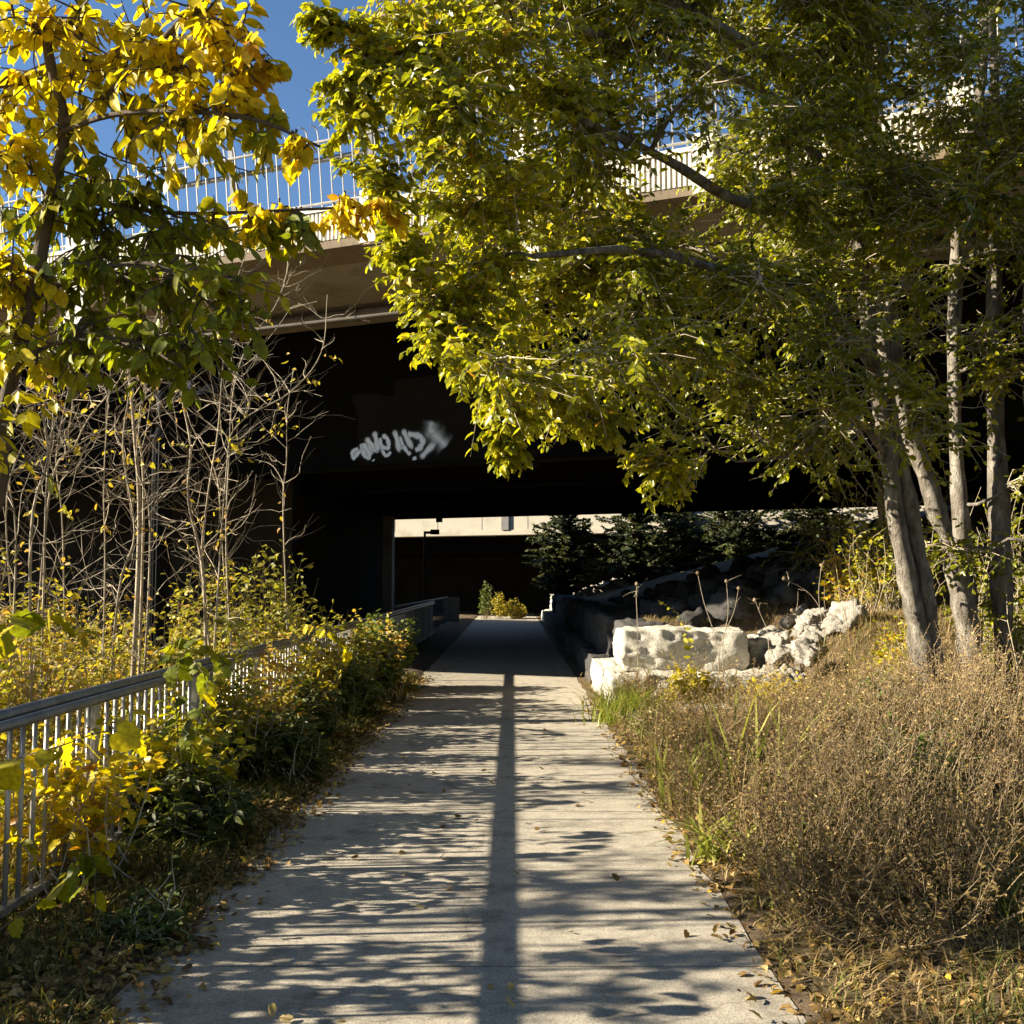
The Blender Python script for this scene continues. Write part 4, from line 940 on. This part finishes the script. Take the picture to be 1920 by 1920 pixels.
for lab, c, h, m_, rn in (('green weed patch inside the big brown weed bush', (2.6, 6.6), .65, M_grass, .4), ('green weed patch left of the big brown weed bush', (1.7, 7.6), .42, M_grass, .5), ('olive weed patch at the near side of the brown weed bush', (1.9, 6.1), .4, M_grassdk, .7), ('green weed patch right of the brown weed bush', (3.3, 7.6), .45, M_grassdk, .8), ('yellowing weed patch at the path edge before the grass tuft', (1.45, 10.3), .38, M_grass, .9)):
    bush('green_weed', lab, c, .38, h, 46, m_, .05, rn, 'weed', 'narrow', nl=12)
bush('goldenrod', 'bright yellow leafed plant in front of the pale stone block', (2.15, 12.2), .38, .62, 60, M_vivid, .06, .5, 'plant', nl=14)
bush('goldenrod', 'yellow plant right of the brightest one, above the brown weeds', (2.95, 11.2), .5, .62, 60, M_vivid, .05, .6, 'plant', nl=12)
bush('goldenrod', 'green and yellow shrub at the foot of the leaning twin stems', (3.9, 10.4), .3, .9, 40, M_leafR, .055, .75, 'shrub', nl=12)
bush('goldenrod', 'lime yellow shrub just left of the leaning stems, against the dark opening', (4.6, 14.0), .55, 1.3, 70, M_leafR, .06, .85, 'shrub', nl=12)
bush('understory_shrub', 'leafy lime shrub crowding the dark opening left of the leaning stems', (4.9, 13.6), .7, 2.3, 90, M_leafR, .06, .6, 'shrub', nl=14)
bush('understory_shrub', 'shaded leafy brush behind the forked tree at the right edge', (4.75, 9.9), .6, 2.4, 70, M_leafR, .06, .4, 'shrub', nl=12)
bush('understory_shrub', 'shaded leafy brush at the right edge below the upright stem', (4.5, 9.2), .4, 1.5, 50, M_leafR, .06, .4, 'shrub', nl=12)
bush('goldenrod', 'small green plant low at the left foot of the leaning stems', (3.0, 8.3), .3, .6, 40, M_grass, .05, .6, 'plant', nl=12)
# leafy sprig arching in front of the block
sp_pts = [Vector((2.05, 12.2, .1)), at(1296, 1250, 12.2), at(1290, 1200, 12.1), at(1270, 1150, 12.0), at(1235, 1128, 12.0)]
vine('leafy_sprig', 'arching lime sprig rising in front of the pale stone block', 'plant', sp_pts, 26, .10, M_vivid, .15, 'oval', .005, .5)
# dry stalks standing against the dark
for i, (pts, lab) in enumerate((([(1345, 1215), (1320, 1130), (1308, 1075)], 'tall dry stalk with a round seed head leaning left above the stone block'), ([(1355, 1215), (1365, 1150), (1362, 1090)], 'straight dry stalk right of the seed head stalk'), ([(1350, 1215), (1375, 1150), (1385, 1103)], 'dry stalk leaning right beside the straight one'),
   ([(1440, 1195), (1425, 1150), (1415, 1125)], 'dry stalk with clustered seed pods right of the stone block'), ([(1560, 1180), (1520, 1115), (1470, 1085)], 'long branched dry stalk arching left in front of the dark opening'), ([(1195, 1175), (1193, 1120), (1194, 1095)], 'thin dry stalk above the left end of the stone block'), ([(1545, 1190), (1535, 1120), (1540, 1060)], 'upright dry stalk near the lime shrub'), ([(1545, 1200), (1500, 1160), (1485, 1145)], 'low forked dry stalk below the long branched one'))):
    Y = 12.9; L_ = [at(a, b, Y) for a, b in pts]; b0 = L_[0].copy(); b0.z = Hs(b0.x, b0.y)-.02; L_ = [b0]+L_
    root = empty('dry_stalk', tuple(b0), 0, lab, 'stalk', 'dry stalks above the weeds'); P_, R_ = limb(L_, .006, .0025)
    mb = MB().tube([Vector(p)-b0 for p in P_], R_, 5)
    for j in range(6 if i in (3, 4, 5, 7) else 1):
        s_ = P_[-1-rs.randint(5)]; e2 = s_+rs.normal(0, .10, 3)*np.array([1, .5, .8])+[0, 0, .05]; mb.tube([Vector(q)-b0 for q in wander(s_, e2, 3, .05)], [.003, .002, .0015], 4)
    mb.build('stem', M_twigd, root)
    tip = Vector(P_[-1])-b0; MB().lathe([(0, -.025), (.02, -.012), (.024, .005), (.015, .022), (0, .028)], 8, tuple(tip)).build('seed_head', M_weedstem, root)
# grass tuft and iris blades
def tuft(name, label, c, n, h, lean, wd, mat, r=.12, rn=.5):
    x, y = c; g = Hs(x, y); P = np.stack([x+rs.normal(0, r, n), y+rs.normal(0, r, n), np.full(n, g)], 1)
    o = blades(name, P, h, lean, wd, np.clip(rs.normal(rn, .25, n), 0, 1), mat, loc=(x, y, g), bend=.9); tag(o, label, 'grass')
tuft('grass_tuft', 'bright green grass tuft spilling onto the path at the shadow edge', (1.27, 11.6), 420, .62, .85, .010, M_blade, .19, .35)
tuft('grass_tuft', 'smaller green grass tuft just beyond the bright one', (1.45, 12.6), 200, .5, .8, .009, M_grass, .15, .6)
tuft('iris_clump', 'fan of flat yellow green iris blades lying over the path edge', (1.15, 5.95), 46, .45, 1.25, .024, M_blade, .06)
tuft('iris_clump', 'long upright iris blades growing through the brown weeds', (1.75, 7.0), 30, 1.0, .6, .024, M_blade, .18)
tuft('iris_clump', 'iris blades arching left towards the path above the flat fan', (1.25, 7.3), 30, .75, .95, .024, M_blade, .1)
tuft('grass_tuft', 'green tuft standing in the near dry grass below the weed bush', (2.2, 4.75), 160, .26, .5, .006, M_grassdk, .1)

# ---- trees under and beyond the bridges
def spruce(label, px, Y, h, w):
    b = root_at(px, 1150, Y); root = empty('evergreen_tree', tuple(b), 0, label, 'tree', 'evergreens beyond the bridge')
    MB().tube([(0, 0, -.1), (0, 0, h)], [.09, .02], 8).build('trunk', M_barkd, root)
    fol = Foliage(); mb = MB()
    for k in range(int(h*40)):
        t = (k+.5)/(h*40); z = .25*h*0+t*h; L = w*(1-t)**.45*(.25+t**.5)*rs.uniform(.45, 1.25); th = rs.uniform(0, 2*pi)
        Q = wander([0, 0, z*.8], [cos(th)*L, sin(th)*L, z*.85+.25*L*rs.normal(0, 1)+.15], 4, .08); mb.tube([Vector(q) for q in Q], [.012, .009, .006, .003], 3, cap=False)
        leaves_on(fol, Q, 60, .20, rs.uniform(.1, .9), .25, .9, .05, .25)
    mb.build('branches', M_barkd, root); fol.build('crown', M_ever, root, 'narrow')
spruce('dark evergreen nearest the path opening beyond the bridge', 1060, 39.5, 3.9, 1.9)
spruce('dark evergreen second from the opening, beyond the bridge', 1190, 38.8, 4.0, 2.1)
spruce('dark evergreen in the middle of the row beyond the bridge', 1370, 38.2, 3.6, 2.4)
spruce('dark evergreen between the second and the middle one beyond the bridge', 1270, 40.5, 3.6, 2.2)
spruce('dark evergreen at the right of the row beyond the bridge', 1540, 36.5, 3.8, 2.4)
for px, Y, h, lab in ((910, 43.2, 2.0, 'slim lit shrub with a pale tip, beyond the underpass'), (936, 44, 1.3, 'small green lit shrub right of the slim one beyond the underpass'), (963, 43.4, 1.0, 'tan lit bush beyond the underpass'), (975, 44.4, .6, 'low pale bush beyond the underpass near the evergreen')):
    p = at(px, 1150, Y); bush('far_shrub', lab, (p.x, p.y), .28 if h > 1.8 else .4, h, 40, M_leafY if h < 1.7 else M_grass, .09, .5, nl=12)
def fartree(label, x, y, h, rad, rn):
    b = Vector((x, y, 0)); cc = []
    for k in range(34):
        v = rs.normal(0, 1, 3); v /= np.linalg.norm(v); v *= rs.uniform(.3, 1)
        cc.append(((x+v[0]*rad, y+v[1]*rad, h*.62+v[2]*h*.36), rad*.28, rn+rs.normal(0, .1), 1))
    tree('distant_tree', label, 'tree', b, [([b, Vector((x+.1, y, h*.3)), Vector((x-.1, y, h*.7))], .2, .06)], cc, M_bark, M_leafR, .22, ntw=12, nlf=12, twl=1.0, br_r=.05, sides=8, group='trees beyond the overpass')
for i, (x, y, h, rad, rn) in enumerate(((2, 66, 7, 3.4, .8), (9, 64, 7.5, 3.8, .6), (16, 66, 8, 4, .75), (24, 60, 8.5, 4, .5), (-4, 70, 4.5, 3, .6))):
    fartree(['yellow green tree beyond the overpass, nearest the evergreens', 'green tree beyond the overpass, second along', 'yellowish tree beyond the overpass, third along', 'green tree beyond the overpass at the far right', 'low tree hidden beyond the left part of the overpass'][i], x, y, h, rad, rn)

# ---- unseen trees added to block skylight, behind and to the right of where the picture is taken
for i, (x, y, h) in enumerate(((-2.5, -6, 9), (3, -6.5, 9), (7.5, -3.5, 9), (9, 2, 9), (-7, -8, 9), (9.5, 7, 9), (12.5, 12.5, 9), (13, 18, 8))):
    b = Vector((x, y, Hs(x, y))); cc = []
    for k in range(46):
        v = rs.normal(0, 1, 3); v /= np.linalg.norm(v); v *= rs.uniform(.3, 1)
        cc.append(((x+v[0]*3.0, y+v[1]*3.0, h*.58+v[2]*h*.42), .8, .4+rs.normal(0, .1), 1))
    cc = [c for c in cc if not (c[0][1] > 1 and c[0][0] < .56*c[0][1]+1.0)]
    tree('grove_tree', ['broad tree behind the viewpoint, left of the path', 'broad tree behind the viewpoint, right of the path', 'broad tree standing on the right bank level with the viewpoint', 'broad tree on the right bank just outside the picture', 'broad tree farthest behind on the left', 'broad tree on the right bank beside the weeds, outside the picture', 'broad tree at the right end of the bridge bank', 'broad tree on the right against the bridge end'][i], 'tree', b, [([b, Vector((x+.2, y, h*.35)), Vector((x-.1, y+.1, h*.8))], .2, .06)], cc, M_bark, M_leafR, .2, ntw=10, nlf=12, twl=.9, br_r=.05, sides=8, group='trees around the viewpoint')
